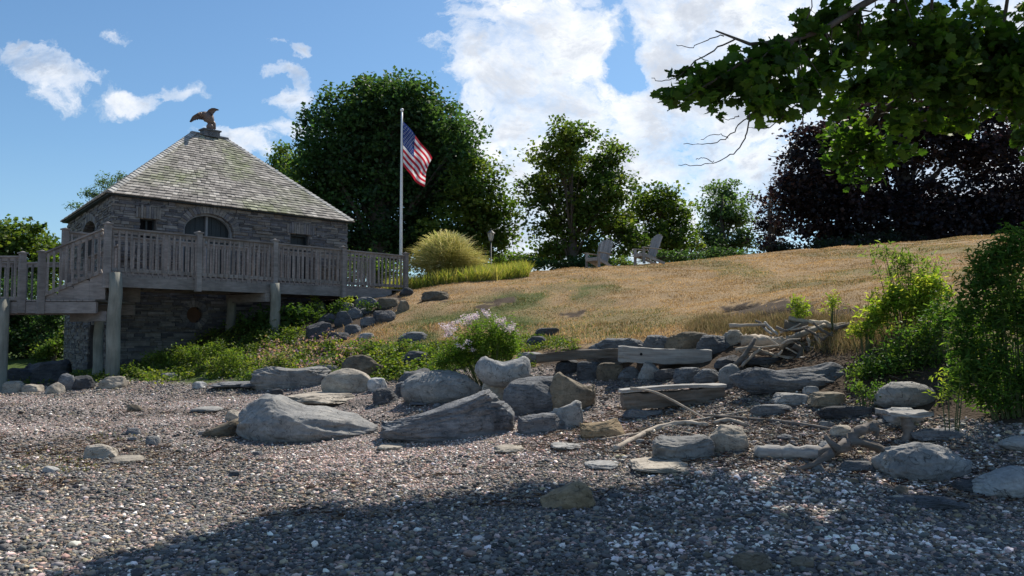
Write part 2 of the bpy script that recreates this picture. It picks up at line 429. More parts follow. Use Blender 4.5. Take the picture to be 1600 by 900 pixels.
# ================================================================== GROUND
BL = [(-900, 596), (0, 600), (105, 597), (200, 590), (300, 596), (400, 598), (560, 596), (640, 588), (700, 580), (830, 570), (960, 588), (1150, 600), (1330, 622), (1450, 655), (1600, 668), (2400, 700)]
def beach_w(px, py):      # >0 on the beach side of the plant line (in survey coordinates)
    return py - np.interp(px, [b[0] for b in BL], [b[1] for b in BL])
GREEN = [(-900, 600), (150, 600), (330, 604), (560, 600), (640, 592), (700, 590), (690, 540), (560, 538), (505, 536), (420, 500), (380, 470), (100, 470), (-900, 440)]
GREEN2 = [(600, 545), (640, 500), (760, 470), (830, 450), (900, 440), (1000, 445), (930, 462), (860, 490), (800, 530), (720, 550)]
def greenness(x, y, px, py):
    g1 = inpoly(px, py, GREEN).astype(float)
    jx_ = px + (fbm(x * .9, y * .9, 401) - .5) * 110; jy_ = py + (fbm(x * .9, y * .9, 402) - .5) * 44
    g2 = sum(inpoly(jx_ + o1, jy_ + o2, GREEN2).astype(float) for o1, o2 in ((0, 0), (18, 0), (-18, 0), (0, 9), (0, -9), (30, 4), (-30, -4))) / 7 * np.clip((fbm(x * .8, y * .5, 31) - .33) * 7, 0, 1) * .85
    rnd_ = np.clip((fbm(x * .45, y * .3, 44) - .47) * 6, 0, 1) * .4
    low = np.clip((fbm(x * 1.2, y * 1.2, 71) - .42) * 5, 0, 1) * (beach_w(px, py) > -34) * .8 * (px < 900)
    return np.clip(np.maximum(np.maximum(g1, g2), np.maximum(rnd_, low)), 0, 1)
xs = np.concatenate([-np.geomspace(900, 12.2, 60), np.linspace(-12, 12, 260), np.geomspace(12.2, 900, 60)])
ys = np.concatenate([-np.geomspace(600, 3, 20), np.linspace(-2.8, 3.4, 24), np.geomspace(3.5, 60, 420), np.geomspace(61, 1500, 40)])
X, Y = np.meshgrid(xs, ys); Z = gz(X, Y)
V = np.stack([X.ravel(), Y.ravel(), Z.ravel()], 1)
nx, ny = len(xs), len(ys)
idx = np.arange(nx * ny).reshape(ny, nx)
Fq = np.stack([idx[:-1, :-1].ravel(), idx[:-1, 1:].ravel(), idx[1:, 1:].ravel(), idx[1:, :-1].ravel()], 1)
px, py = proj(V[:, 0], V[:, 1], V[:, 2])
bw = beach_w(px, py) + (fbm(V[:, 0] * 2, V[:, 1] * 2, 3) - .5) * 22
bw = np.where(V[:, 1] < 4, 50, bw)
beach = np.clip(bw / 8 + .5, 0, 1); green = greenness(V[:, 0], V[:, 1], px, py)
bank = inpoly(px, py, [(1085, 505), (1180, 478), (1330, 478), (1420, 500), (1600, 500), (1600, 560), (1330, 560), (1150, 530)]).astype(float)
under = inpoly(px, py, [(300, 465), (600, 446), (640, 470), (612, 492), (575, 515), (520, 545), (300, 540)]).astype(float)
DK = [[(1120, 480), (1165, 473), (1205, 480), (1190, 491), (1140, 490)], [(1178, 480), (1225, 466), (1268, 472), (1275, 492), (1240, 506), (1190, 496)], [(740, 478), (800, 462), (810, 470), (750, 486)], [(655, 462), (700, 455), (700, 470), (655, 472)], [(880, 490), (915, 484), (912, 494), (885, 497)]]  # bare-soil hollows; the dark tone also stands in for shade under the overhang
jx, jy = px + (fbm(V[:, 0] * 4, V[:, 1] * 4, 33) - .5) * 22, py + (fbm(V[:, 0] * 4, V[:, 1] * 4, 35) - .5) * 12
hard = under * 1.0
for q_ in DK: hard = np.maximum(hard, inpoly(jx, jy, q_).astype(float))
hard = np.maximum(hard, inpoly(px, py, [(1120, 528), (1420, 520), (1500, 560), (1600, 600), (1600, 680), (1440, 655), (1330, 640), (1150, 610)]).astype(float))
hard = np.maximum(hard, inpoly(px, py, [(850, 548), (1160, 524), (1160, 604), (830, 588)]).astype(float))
soil_shade = np.maximum(hard, bank * .9 * np.clip((fbm(V[:, 0] * 2.5, V[:, 1] * 2.5, 12) - .42) * 5, 0, 1))
me = npmesh('ground', V, Fq, np.stack([beach, green, soil_shade], 1), True)
gm, gg = newmat('ground_cover'); setp(gg.b, .95, .1)
at = gg.n('ShaderNodeAttribute', attribute_name='col'); ss = gg.n('ShaderNodeSeparateColor'); gg.lk(at.outputs['Color'], ss.inputs[0])
ov = gg.n('ShaderNodeTexCoord').outputs['Object']
vo = gg.n('ShaderNodeTexVoronoi'); vo.inputs['Scale'].default_value = 34; gg.lk(ov, vo.inputs['Vector'])
sr = gg.n('ShaderNodeSeparateColor'); gg.lk(vo.outputs['Color'], sr.inputs[0])
peb = gg.ramp(sr.outputs[0], [(0, (.09, .085, .085)), (.35, (.17, .16, .155)), (.6, (.26, .21, .185)), (.8, (.38, .32, .29)), (1, (.55, .5, .47))])
grit = gg.mix(gg.ramp(gg.noise(ov, 1.4, 5, .6), [(.35, 0), (.65, .7)]), peb, (.13, .10, .085))
nn = gg.noise(ov, 1.1, 6, .65); nf = gg.noise(ov, 40, 4, .6)
dry = gg.mix(gg.ramp(nn, [(.3, 0), (.7, 1)]), (.38, .265, .15), (.27, .19, .11))
grn = gg.mix(gg.ramp(nn, [(.3, 0), (.7, 1)]), (.08, .12, .03), (.05, .075, .022))
c = gg.mix(ss.outputs[1], dry, grn)
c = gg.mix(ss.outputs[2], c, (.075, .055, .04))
c = gg.mix(1.0, c, gg.ramp(nf, [(.25, .6), (.75, 1.35)]), 'MULTIPLY')
c = gg.mix(ss.outputs[0], c, grit)
gg.lk(c, gg.b.inputs['Base Color'])
bump(gg, gg.m('ADD', gg.m('MULTIPLY', vo.outputs['Distance'], -1.0), gg.m('MULTIPLY', nf, .6)), .7, .02)
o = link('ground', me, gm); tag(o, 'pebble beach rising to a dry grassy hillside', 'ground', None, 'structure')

# ------------------------------------------------------------------ pebbles
def ico(sub):
    t = (1 + 5 ** .5) / 2
    v = np.array([(-1, t, 0), (1, t, 0), (-1, -t, 0), (1, -t, 0), (0, -1, t), (0, 1, t), (0, -1, -t), (0, 1, -t), (t, 0, -1), (t, 0, 1), (-t, 0, -1), (-t, 0, 1)], float)
    f = [(0, 11, 5), (0, 5, 1), (0, 1, 7), (0, 7, 10), (0, 10, 11), (1, 5, 9), (5, 11, 4), (11, 10, 2), (10, 7, 6), (7, 1, 8), (3, 9, 4), (3, 4, 2), (3, 2, 6), (3, 6, 8), (3, 8, 9), (4, 9, 5), (2, 4, 11), (6, 2, 10), (8, 6, 7), (9, 8, 1)]
    v /= np.linalg.norm(v[0]); v = [tuple(q) for q in v]
    for _ in range(sub):
        cache = {}; nf_ = []
        def mid(a, b):
            k = (min(a, b), max(a, b))
            if k not in cache:
                q = np.array(v[a]) + np.array(v[b]); v.append(tuple(q / np.linalg.norm(q))); cache[k] = len(v) - 1
            return cache[k]
        for a, b, c_ in f:
            x, y, z = mid(a, b), mid(b, c_), mid(c_, a); nf_ += [(a, x, z), (b, y, x), (c_, z, y), (x, y, z)]
        f = nf_
    return np.array(v), np.array(f)
PAL = np.array([(.075, .077, .082), (.14, .138, .138), (.24, .238, .232), (.20, .165, .13), (.38, .26, .225), (.58, .45, .41), (.82, .77, .74), (.37, .31, .22)])
PINKBAND = [(-50, 625), (300, 612), (600, 625), (820, 650), (1010, 655), (960, 700), (900, 735), (740, 765), (480, 745), (250, 690), (-50, 690)]
def pebbles(y0, y1, n, r0, r1, sub):
    yy_ = np.sqrt(rng.uniform(y0 ** 2, y1 ** 2, n)); xx = rng.uniform(-.74, .74, n) * (yy_ + .4)
    z = gz(xx, yy_); a, b = proj(xx, yy_, z)
    bwv = beach_w(a, b) + (fbm(xx * 2, yy_ * 2, 3) - .5) * 22
    keep = (bwv > rng.uniform(-8, 6, n)) & (a > -130) & (a < 1730)
    xx, yy_, z, a, b = (q[keep] for q in (xx, yy_, z, a, b)); n = len(xx)
    band = fbm(xx * .22, yy_ * 1.5, 301, 3)
    nz = fbm(xx * 1.1 + 9, yy_ * 1.6, 22); nz2 = fbm(xx * 3, yy_ * 3, 61)
    pink = inpoly(a, b + (nz - .5) * 90, PINKBAND) * np.clip(nz2 * 1.6 + (band - .5) * 3 - .0, 0, 1) * ((b > 619) | (a > 480))
    pale = ((a > 950) & (b > 715)) * np.clip((nz - .38) * 4, 0, 1)
    ur = rng.random(n); ci = np.zeros(n, int)
    base = rng.choice(8, n, p=[.24, .27, .17, .11, .06, .04, .03, .08])
    pk = rng.choice(8, n, p=[.04, .07, .08, .08, .25, .27, .18, .03])
    pl = rng.choice(8, n, p=[.20, .17, .12, .10, .06, .10, .22, .03])
    ci = np.where(ur < pink * .9, pk, np.where(ur < pale * .9, pl, base))
    col_ = PAL[ci] * (.62 + .76 * band)[:, None] * rng.uniform(.75, 1.3, (n, 1)) * rng.uniform(.94, 1.06, (n, 3))
    r = np.clip(rng.lognormal(0, .38, n), .45, 2.6) * rng.uniform(r0, r1, n) * .5 * np.where(ur < pink * .95, .56, .72) * (.68 + .6 * fbm(xx * .5, yy_ * 1.1, 333, 3))
    tv, tf = ico(sub); k = len(tv)
    var = rng.uniform(.58, 1.25, (40, k, 1)); T = tv[None] * var
    tvv = T[rng.integers(0, 40, n)]
    s = np.stack([r * rng.uniform(.9, 1.5, n), r * rng.uniform(.8, 1.1, n), r * rng.uniform(.4, .75, n)], 1)
    pos = np.stack([xx, yy_, z + s[:, 2] * rng.uniform(-.1, .9, n)], 1)
    return scatter(tvv, tf, pos, rand_rot(n, .35), s, col_)
parts = [pebbles(3.6, 6.6, 88000, .017, .038, 1), pebbles(6.6, 10.5, 150000, .020, .040, 0), pebbles(10.5, 20, 130000, .028, .046, 0)]
Vs, Fs, Cs, b0 = [], [], [], 0
for a, b, c_ in parts: Vs.append(a); Fs.append(b + b0); Cs.append(c_); b0 += len(a)
M['pebble'] = mat_attr('pebble', .8, .3, 40, .2, 0, tint=(1.10, 1.05, .985))
o = link('beach_pebbles', npmesh('beach_pebbles', np.concatenate(Vs), np.concatenate(Fs), np.concatenate(Cs), True), M['pebble'])
tag(o, 'grey, pink and white beach pebbles and crushed shell', 'pebbles', None, 'stuff')

# ------------------------------------------------------------------ blades
BLV = np.array([(-.5, 0, 0), (.5, 0, 0), (.32, .14, .55), (-.32, .14, .55), (0, .5, 1.0)]); BLF = np.array([(0, 1, 2), (0, 2, 3), (3, 2, 4)])
def blades(xx, yy_, hgt, wid, cols, z=None, tilt=.35):
    n = len(xx); z = gz(xx, yy_) if z is None else z
    s = np.stack([wid, hgt * .8, hgt], 1)
    return scatter(BLV, BLF, np.stack([xx, yy_, z - .005], 1), rand_rot(n, tilt), s, cols)
n = 420000
yy_ = rng.uniform(11.0, 34, n) ** 1.0; xx = rng.uniform(-.42, .75, n) * (yy_ + 1)
z = gz(xx, yy_); a, b = proj(xx, yy_, z)
bankq = inpoly(a, b, [(1085, 505), (1180, 480), (1330, 480), (1420, 500), (1600, 500), (1600, 560), (1330, 560), (1150, 530)])
undq = inpoly(a, b, [(380, 465), (600, 450), (635, 470), (610, 490), (575, 512), (520, 542), (400, 540)])
dkq = np.zeros(n, bool)
for q_ in DK: dkq |= inpoly(a, b, q_)
keep = (~(dkq & (rng.random(n) < .97))) & (beach_w(a, b) < -14) & (~inpoly(a, b, GREEN)) & (a > 500) & ((~bankq) | (rng.random(n) < .5)) & ((~undq) | (rng.random(n) < .12)) & ~inpoly(a, b, [(830, 542), (1160, 525), (1340, 530), (1340, 640), (1150, 610), (830, 590)])
xx, yy_, z, a, b = (q[keep] for q in (xx, yy_, z, a, b)); n = len(xx)
gr = greenness(xx, yy_, a, b)
tuft = fbm(xx * 2.2, yy_ * 2.2, 17)
bankn = inpoly(a, b, [(1085, 515), (1180, 478), (1350, 478), (1420, 540), (1150, 535)]) | (b > 505)
h = (.016 + .055 * np.clip(tuft - .42, 0, 1)) * rng.uniform(.6, 1.6, n) * np.where(bankn, 2.0, 1) * (1 + (yy_ - 12) * .02)
dryc = np.array([(.56, .385, .205), (.46, .31, .165), (.66, .475, .265), (.33, .22, .12)])[rng.integers(0, 4, n)]
grc = np.array([(.12, .18, .045), (.19, .21, .08), (.10, .14, .04), (.28, .25, .12)])[rng.integers(0, 4, n)]
cols = np.where((rng.random(n) < gr)[:, None], grc, dryc) * rng.uniform(.7, 1.25, (n, 1)) * (.42 + 1.15 * fbm(xx * .8, yy_ * .55, 88, 5))[:, None]
a_, b_, c_ = blades(xx, yy_, h, .006 + .0006 * yy_, cols, z, .6)
o = link('dry_grass', npmesh('dry_grass', a_, b_, c_), M['grass']); tag(o, 'dry tan grass covering the hillside', 'grass', None, 'stuff')

# long grass clumps on the eroded bank
n = 18000
cxx = rng.uniform(1085, 1420, 300); ctr = np.array([hit(q, rng.uniform(498, 520) if q < 1275 else rng.uniform(500, 545)) for q in cxx])
ci = rng.integers(0, 300, n); xx = ctr[ci, 0] + rng.normal(0, .12, n); yy_ = ctr[ci, 1] + rng.normal(0, .12, n)
cols = np.array([(.36, .27, .16), (.26, .19, .11), (.42, .34, .21), (.17, .17, .07)])[rng.integers(0, 4, n)] * rng.uniform(.6, 1.2, (n, 1))
a_, b_, c_ = blades(xx, yy_, rng.uniform(.06, .17, n), np.full(n, .007), cols, None, .55)
o = link('bank_grass', npmesh('bank_grass', a_, b_, c_), M['grass']); tag(o, 'long straggling dry grass hanging on the eroded bank', 'grass', None, 'stuff')

# ------------------------------------------------------------------ green ground cover
LFV = np.array([(0, 0, 0), (.5, .45, .12), (0, 1, 0), (-.5, .45, .12)]); LFF = np.array([(0, 1, 2), (0, 2, 3)])
def foliage(centres, per, spread, size, cols, flat=.6, tilt=.9, lance=1.0):
    n = len(centres) * per
    ci = np.repeat(np.arange(len(centres)), per)
    sp_ = np.asarray(spread)
    sp_ = sp_[ci][:, None] if sp_.ndim else sp_
    off = rng.normal(0, 1, (n, 3)) * np.array([1, 1, flat]) * .55
    off *= (1 / np.maximum(1, np.linalg.norm(off, axis=1, keepdims=True)))
    pos = centres[ci] + off * sp_
    s0 = size * rng.uniform(.65, 1.35, n); s = np.stack([s0 * lance, s0, s0], 1)
    cc = cols[ci] * rng.uniform(.7, 1.3, (n, 1)) * rng.uniform(.92, 1.08, (n, 3))
    return scatter(LFV, LFF, pos, rand_rot(n, tilt), s, cc)
n = 9000
yy_ = rng.uniform(12, 24, n); xx = rng.uniform(-.75, -.02, n) * yy_; z = gz(xx, yy_); a, b = proj(xx, yy_, z)
G1 = [(-30, 596), (120, 598), (205, 592), (300, 596), (420, 590), (530, 585), (640, 590), (720, 590), (640, 545), (560, 541), (500, 536), (410, 520), (370, 500), (335, 512), (300, 540), (215, 560), (180, 580), (130, 592)]
keep = inpoly(a, b + rng.normal(0, 3, n), G1) & (fbm(xx * 1.5, yy_ * 1.5, 90) > .3)
xx, yy_, z, a, b = (q[keep] for q in (xx, yy_, z, a, b)); n = len(xx)
hh = .03 + .42 * np.clip(fbm(xx * .7, yy_ * .7, 55) - .3, 0, 1) * np.clip((590 - b) / 30, .15, 1.3)
ctr = np.stack([xx, yy_, z + hh * rng.uniform(.1, 1, n)], 1)
pal = np.array([(.10, .16, .03), (.15, .20, .035), (.20, .23, .04), (.07, .12, .03), (.12, .14, .05)])
cc = pal[rng.integers(0, 5, n)] * (.6 + .8 * fbm(xx, yy_, 66))[:, None]
pinkp = (inpoly(a, b, [(390, 575), (400, 545), (560, 530), (590, 560), (480, 580)])) & (rng.random(n) < .4)
cc[pinkp] = (.36, .22, .30)
redp = (a > 295) & (a < 325) & (b < 575) & (b > 545) & (rng.random(n) < .5); cc[redp] = (.22, .08, .03)
a_, b_, c_ = foliage(ctr, 26, .16, .055, cc, .8)
o = link('ground_cover', npmesh('ground_cover', a_, b_, c_), M['plant']); tag(o, 'low green weeds and creeping plants along the top of the beach', 'ground cover', None, 'stuff')
# thin weeds among the stones and lawn edge
n = 5200
a = rng.uniform(560, 900, n); b = rng.uniform(540, 600, n)
yy_ = rng.uniform(12, 18, n); xx = (a - 800) / F * yy_; z = gz(xx, yy_); a, b = proj(xx, yy_, z)
keep = (beach_w(a, b) < 4) & (beach_w(a, b) > -45) & (fbm(xx * 1.6, yy_ * 1.6, 71) > .45)
xx, yy_, z = (q[keep] for q in (xx, yy_, z)); n = len(xx)
a_, b_, c_ = foliage(np.stack([xx, yy_, z + .03], 1), 14, .10, .035, pal[rng.integers(0, 5, n)], .5)
o = link('low_weeds', npmesh('low_weeds', a_, b_, c_), M['plant']); tag(o, 'low bright green weeds between the rocks and the dry grass', 'weeds', None, 'stuff')

# ------------------------------------------------------------------ drift debris
n = 26000
yy_ = rng.uniform(6.2, 13.5, n); xx = rng.uniform(-.72, .72, n) * yy_; z = gz(xx, yy_); a, b = proj(xx, yy_, z)
DB = [(800, 700), (960, 640), (1130, 610), (1340, 640), (1420, 680), (1500, 690), (1640, 720), (1640, 790), (1480, 775), (1330, 750), (1150, 735), (1000, 712), (880, 715)]
DB2 = [(-20, 612), (330, 606), (330, 614), (-20, 626)]
DB3 = [(60, 690), (170, 680), (260, 690), (300, 730), (120, 740), (0, 720)]
PB = [(1120, 530), (1420, 525), (1440, 650), (1330, 645), (1150, 615)]
keep = inpoly(a, b, PB) | (inpoly(a, b, DB) | (inpoly(a, b, DB3) & (rng.random(n) < .5)) | ((beach_w(a, b) > 10) & (fbm(xx * .8, yy_ * 3.2, 140) > .66) & (rng.random(n) < .6))) & ((beach_w(a, b) > 0))
xx, yy_, z = (q[keep] for q in (xx, yy_, z)); n = len(xx)
TWV = np.array([(-1, 0, .1), (-.5, .12, -.1), (-.5, -.12, -.1), (1, .0, .1), (1, .1, -.1), (1, -.1, -.1)]); TWF = np.array([(0, 1, 4), (0, 4, 3), (1, 2, 5), (1, 5, 4), (2, 0, 3), (2, 3, 5)])
L = rng.uniform(.015, .075, n) * np.where(rng.random(n) < .1, 2.2, 1)
cols = np.array([(.09, .05, .035), (.16, .10, .065), (.26, .19, .13), (.05, .035, .03), (.33, .28, .22)])[rng.integers(0, 5, n)]
a_, b_, c_ = scatter(TWV, TWF, np.stack([xx, yy_, z + .02], 1), rand_rot(n, .3), np.stack([L, rng.uniform(.02, .05, n), rng.uniform(.02, .05, n)], 1), cols)
o = link('beach_litter', npmesh('beach_litter', a_, b_, c_), M['grass']); tag(o, 'scattered dry seaweed, twigs and bark along the wrack line', 'beach litter', None, 'stuff')
n = 7000
yy_ = rng.uniform(7, 12, n); xx = rng.uniform(-.7, -.3, n) * yy_; z = gz(xx, yy_); a, b = proj(xx, yy_, z)
keep = (inpoly(a, b, [(0, 715), (70, 700), (150, 725), (165, 740), (60, 740), (0, 735)]) | inpoly(a, b, [(130, 685), (160, 676), (230, 680), (220, 690), (150, 695)])) & (fbm(xx * 2, yy_ * 2, 4) > .42)
xx, yy_, z = (q[keep] for q in (xx, yy_, z)); n = len(xx)
a_, b_, c_ = blades(xx, yy_, rng.uniform(.015, .035, n), rng.uniform(.006, .012, n), np.array([(.20, .22, .05), (.26, .24, .07), (.13, .10, .04)])[rng.integers(0, 3, n)], z + .015, .8)
o = link('seaweed', npmesh('seaweed', a_, b_, c_), M['plant']); tag(o, 'olive green seaweed lying on the pebbles at the left', 'seaweed', None, 'stuff')
# ================================================================== BOATHOUSE
Bc, Rc, Lc, Kc = Vector((-10.2, 20, 0)), Vector((-5.3, 25.1, 0)), Vector((-14.2, 25.1, 0)), Vector((-9.3, 30.2, 0))
EAVE = 5.05; DECKZ = 2.82
hut = thing('stone_boathouse', (-9.75, 25.1, gz1(-9.75, 25.1)), 'square slate stone boathouse with a hipped shingle roof behind the wooden walkway', 'boathouse')
hoff = hut.location
def s_px(p0, d, px_, L):
    best = min((abs(proj(p0.x + d.x * s, p0.y + d.y * s, 3.5)[0] - px_), s) for s in np.linspace(0, L, 700)); return best[1]
def z_at(p0, d, s, py_):
    return P(800, py_, p0.y + d.y * s).z
SCOL = [(.175, .168, .17), (.205, .195, .185), (.145, .14, .147), (.25, .232, .21), (.195, .17, .145), (.12, .118, .125), (.22, .205, .19)]
def shade(c, a, b):
    k = rnd.uniform(a, b); return tuple(x * k for x in c)
def wall(p0, p1, zb, ops, nm, detail=True):
    d = (p1 - p0); L = d.length; d.normalize(); nrm = Vector((d.y, -d.x, 0))
    if detail: pass
    def pt(s, z, o_): q = p0 + d * s + nrm * o_; return Vector((q.x, q.y, z))
    def inside(s, z): return any(f(s, z) for f in ops)
    root = None
    mb = MB(hoff); st = .06; ns = int(L / st); nz_ = int((EAVE - zb) / st); st2 = L / ns; zt = (EAVE - zb) / nz_
    occ = [[not inside((i + .5) * st2, zb + (j + .5) * zt) for j in range(nz_)] for i in range(ns)]
    def run(i):
        j = 0
        while j < nz_:
            if occ[i][j]:
                k = j
                while k < nz_ and occ[i][k]: k += 1
                s0, s1, z0, z1 = i * st2, (i + 1) * st2, zb + j * zt, zb + k * zt
                mb.add([pt(s0, z0, 0), pt(s1, z0, 0), pt(s1, z1, 0), pt(s0, z1, 0)], [(0, 1, 2, 3)])
                j = k
            else:
                s0, s1, z0, z1 = i * st2, (i + 1) * st2, zb + j * zt, zb + (j + 1) * zt
                if i and occ[i - 1][j]: mb.add([pt(s0, z0, 0), pt(s0, z0, -.3), pt(s0, z1, -.3), pt(s0, z1, 0)], [(0, 1, 2, 3)])
                if i < ns - 1 and occ[i + 1][j]: mb.add([pt(s1, z0, 0), pt(s1, z0, -.3), pt(s1, z1, -.3), pt(s1, z1, 0)], [(0, 1, 2, 3)])
                if j and occ[i][j - 1]: mb.add([pt(s0, z0, 0), pt(s1, z0, 0), pt(s1, z0, -.3), pt(s0, z0, -.3)], [(0, 1, 2, 3)])
                if j < nz_ - 1 and occ[i][j + 1]: mb.add([pt(s0, z1, 0), pt(s1, z1, 0), pt(s1, z1, -.3), pt(s0, z1, -.3)], [(0, 1, 2, 3)])
                j += 1
    for i in range(ns): run(i)
    mb.cur = (.13, .12, .11); mb.c = [(.14, .13, .125)] * len(mb.v)
    if detail:
        z = zb
        while z < EAVE - .03:
            h = min(rnd.choice([.03, .035, .045, .055, .07, .09]), EAVE - z); s = -.03 - rnd.random() * .2
            while s < L + .02:
                l_ = rnd.choice([.12, .2, .28, .38, .5]) * rnd.uniform(.8, 1.2) * (.7 + h * 4)
                a0, a1 = max(s, -.035), min(s + l_, L + .035)
                if a1 - a0 > .05:
                    # split round the openings
                    segs = []; q = a0
                    for k in range(9):
                        pass
                    step = .04; cur = None; t = a0
                    while t < a1:
                        ok = not (inside(t + .02, z + h * .5))
                        if ok and cur is None: cur = t
                        if (not ok) and cur is not None: segs.append((cur, t)); cur = None
                        t += step
                    if cur is not None: segs.append((cur, a1))
                    o_ = rnd.uniform(.006, .04); mb.cur = shade(rnd.choice(SCOL), .75, 1.2)
                    for (b0_, b1_) in segs:
                        if b1_ - b0_ < .05: continue
                        g_ = .007; j_ = lambda: rnd.uniform(-.008, .008)
                        za, zb_ = z + g_ * .7, z + h - g_ * .7
                        mb.hexa([pt(b0_ + g_, za + j_(), -.03), pt(b0_ + g_, za + j_(), o_ + j_()), pt(b1_ - g_, za + j_(), o_ + j_()), pt(b1_ - g_, za + j_(), -.03),
                                 pt(b0_ + g_, zb_ + j_(), -.03), pt(b0_ + g_, zb_ + j_(), o_ + j_()), pt(b1_ - g_, zb_ + j_(), o_ + j_()), pt(b1_ - g_, zb_ + j_(), -.03)])
                s += l_
            z += h
    return mb, pt, d, L
def vous(mb, pt, cs, cz, r0x, r0z, wdt, a0, a1, n):
    for k in range(n):
        t0 = a0 + (a1 - a0) * (k + .06) / n; t1 = a0 + (a1 - a0) * (k + .94) / n
        mb.cur = shade(rnd.choice(SCOL), .85, 1.25); o_ = rnd.uniform(.042, .052); w2 = wdt * rnd.uniform(.85, 1.15)
        q = [(cs + (r0x + e) * math.cos(t), cz + (r0z + e) * math.sin(t)) for e in (0, w2) for t in (t0, t1)]
        q = [q[0], q[1], q[3], q[2]]
        mb.hexa([pt(a, b, -.04) for a, b in q] + [pt(a, b, o_) for a, b in q])
dF = (Rc - Bc).normalized(); LF = (Rc - Bc).length
sw0, sw1 = s_px(Bc, dF, 217, LF), s_px(Bc, dF, 243, LF)
zw0, zw1 = z_at(Bc, dF, sw0, 378), z_at(Bc, dF, sw0, 340)
sa0, sa1 = s_px(Bc, dF, 285, LF), s_px(Bc, dF, 363, LF); ac = (sa0 + sa1) / 2; ar = (sa1 - sa0) / 2
zap, zas = z_at(Bc, dF, ac, 334), z_at(Bc, dF, ac, 362)
sd0, sd1 = s_px(Bc, dF, 452, LF), s_px(Bc, dF, 482, LF); zd1 = z_at(Bc, dF, sd0, 364)
sr0 = s_px(Bc, dF, 305, LF); zr = z_at(Bc, dF, sr0, 492); rr = .225
opsF = [lambda s, z: sw0 < s < sw1 and zw0 < z < zw1,
        lambda s, z: sa0 < s < sa1 and DECKZ < z < (zas + (zap - zas) * math.sqrt(max(0, 1 - ((s - ac) / ar) ** 2))),
        lambda s, z: sd0 < s < sd1 and DECKZ < z < zd1,
        lambda s, z: (s - sr0) ** 2 + (z - zr) ** 2 < rr ** 2]
mb, pt, _, _ = wall(Bc, Rc, -.1, opsF, 'front')
vous(mb, pt, ac, zas, ar, zap - zas, .19, 0, math.pi, 26)
vous(mb, pt, sr0, zr, rr, rr, .16, 0, 2 * math.pi, 20)
for s0_, s1_, zt_ in ((sw0, sw1, zw1), (sd0, sd1, zd1)):       # upright lintel stones
    s = s0_ - .12
    while s < s1_ + .1:
        w_ = rnd.uniform(.05, .09); mb.cur = shade(rnd.choice(SCOL), .85, 1.25); h_ = rnd.uniform(.26, .34); o_ = rnd.uniform(.042, .055)
        mb.box((pt(s + w_ / 2, zt_ + h_ / 2, o_ / 2 - .02)), dF * (w_ / 2 - .005), Vector((dF.y, -dF.x, 0)) * (o_ / 2 + .02), (0, 0, h_ / 2)); s += w_
mb.build('front_wall', M['stone'], hut)
nF = Vector((dF.y, -dF.x, 0))
def leafdoor(name, s0, s1, z0, ztop, pt, d, nrm, parts_, mat='door', lab=None):
    """boarded leaf: vertical planks up to the arch line given by ztop(s)"""
    m = MB(hoff); k = max(2, int((s1 - s0) / .13)); w_ = (s1 - s0) / k
    for i in range(k):
        a, b = s0 + i * w_ + .004, s0 + (i + 1) * w_ - .004; o_ = -.20 + (i % 2) * .006
        za, zb_ = ztop(a + .002), ztop(b - .002)
        m.hexa([pt(a, z0, o_ - .05), pt(a, z0, o_), pt(b, z0, o_), pt(b, z0, o_ - .05), pt(a, za, o_ - .05), pt(a, za, o_), pt(b, zb_, o_), pt(b, zb_, o_ - .05)])
    return m.build(name, M[mat], parts_)
arch = lambda s: zas + (zap - zas) * math.sqrt(max(0.0, 1 - ((s - ac) / ar) ** 2)) + .01
d1_ = leafdoor('arched_door', sa0, ac - .03, DECKZ + .01, arch, pt, dF, nF, hut)
d2_ = leafdoor('arched_door', ac + .03, sa1, DECKZ + .01, arch, pt, dF, nF, hut)
t = MB(hoff)
t.box(pt(ac, (DECKZ + zap) / 2, -.17), dF * .03, nF * .04, (0, 0, (zap - DECKZ) / 2 - .01))
for s_ in (sa0 + .03, sa1 - .03): t.box(pt(s_, (DECKZ + zas) / 2, -.10), dF * .035, nF * .05, (0, 0, (zas - DECKZ) / 2))
na = 20
for k in range(na):
    t0, t1 = math.pi * k / na, math.pi * (k + 1) / na
    q = [(ac + (ar - e) * math.cos(t_), zas + (zap - zas - e) * math.sin(t_)) for e in (.002, .06) for t_ in (t0, t1)]; q = [q[0], q[1], q[3], q[2]]
    t.hexa([pt(a, b, -.15) for a, b in q] + [pt(a, b, -.05) for a, b in q])
t.build('arch_frame', M['trim'], hut)
r_ = leafdoor('plank_door', sd0, sd1, DECKZ + .01, lambda s: zd1, pt, dF, nF, hut)
t = MB(hoff); t.box(pt((sd0 + sd1) / 2, zd1 - .04, -.12), dF * ((sd1 - sd0) / 2 - .06), nF * .05, (0, 0, .035))
for s_ in (sd0 + .03, sd1 - .03): t.box(pt(s_, (DECKZ + zd1) / 2, -.12), dF * .03, nF * .05, (0, 0, (zd1 - DECKZ) / 2 - .003))
t.build('door_frame', M['door'], r_).matrix_parent_inverse = Matrix()
t = MB(hoff); t.box(pt((sw0 + sw1) / 2, (zw0 + zw1) / 2, -.2), dF * ((sw1 - sw0) / 2), nF * .01, (0, 0, (zw1 - zw0) / 2)); wd = t.build('window', M['slot'], hut)
t = MB(hoff)
for s_ in (sw0 + .025, sw1 - .025, (sw0 + sw1) / 2): t.box(pt(s_, (zw0 + zw1) / 2, -.15), dF * .022, nF * .03, (0, 0, (zw1 - zw0) / 2 - .003))
for z_ in (zw0 + .025, zw1 - .025): t.box(pt((sw0 + sw1) / 2, z_, -.12), dF * ((sw1 - sw0) / 2 - .01), nF * .02, (0, 0, .022))
t.build('window_frame', M['door'], wd)
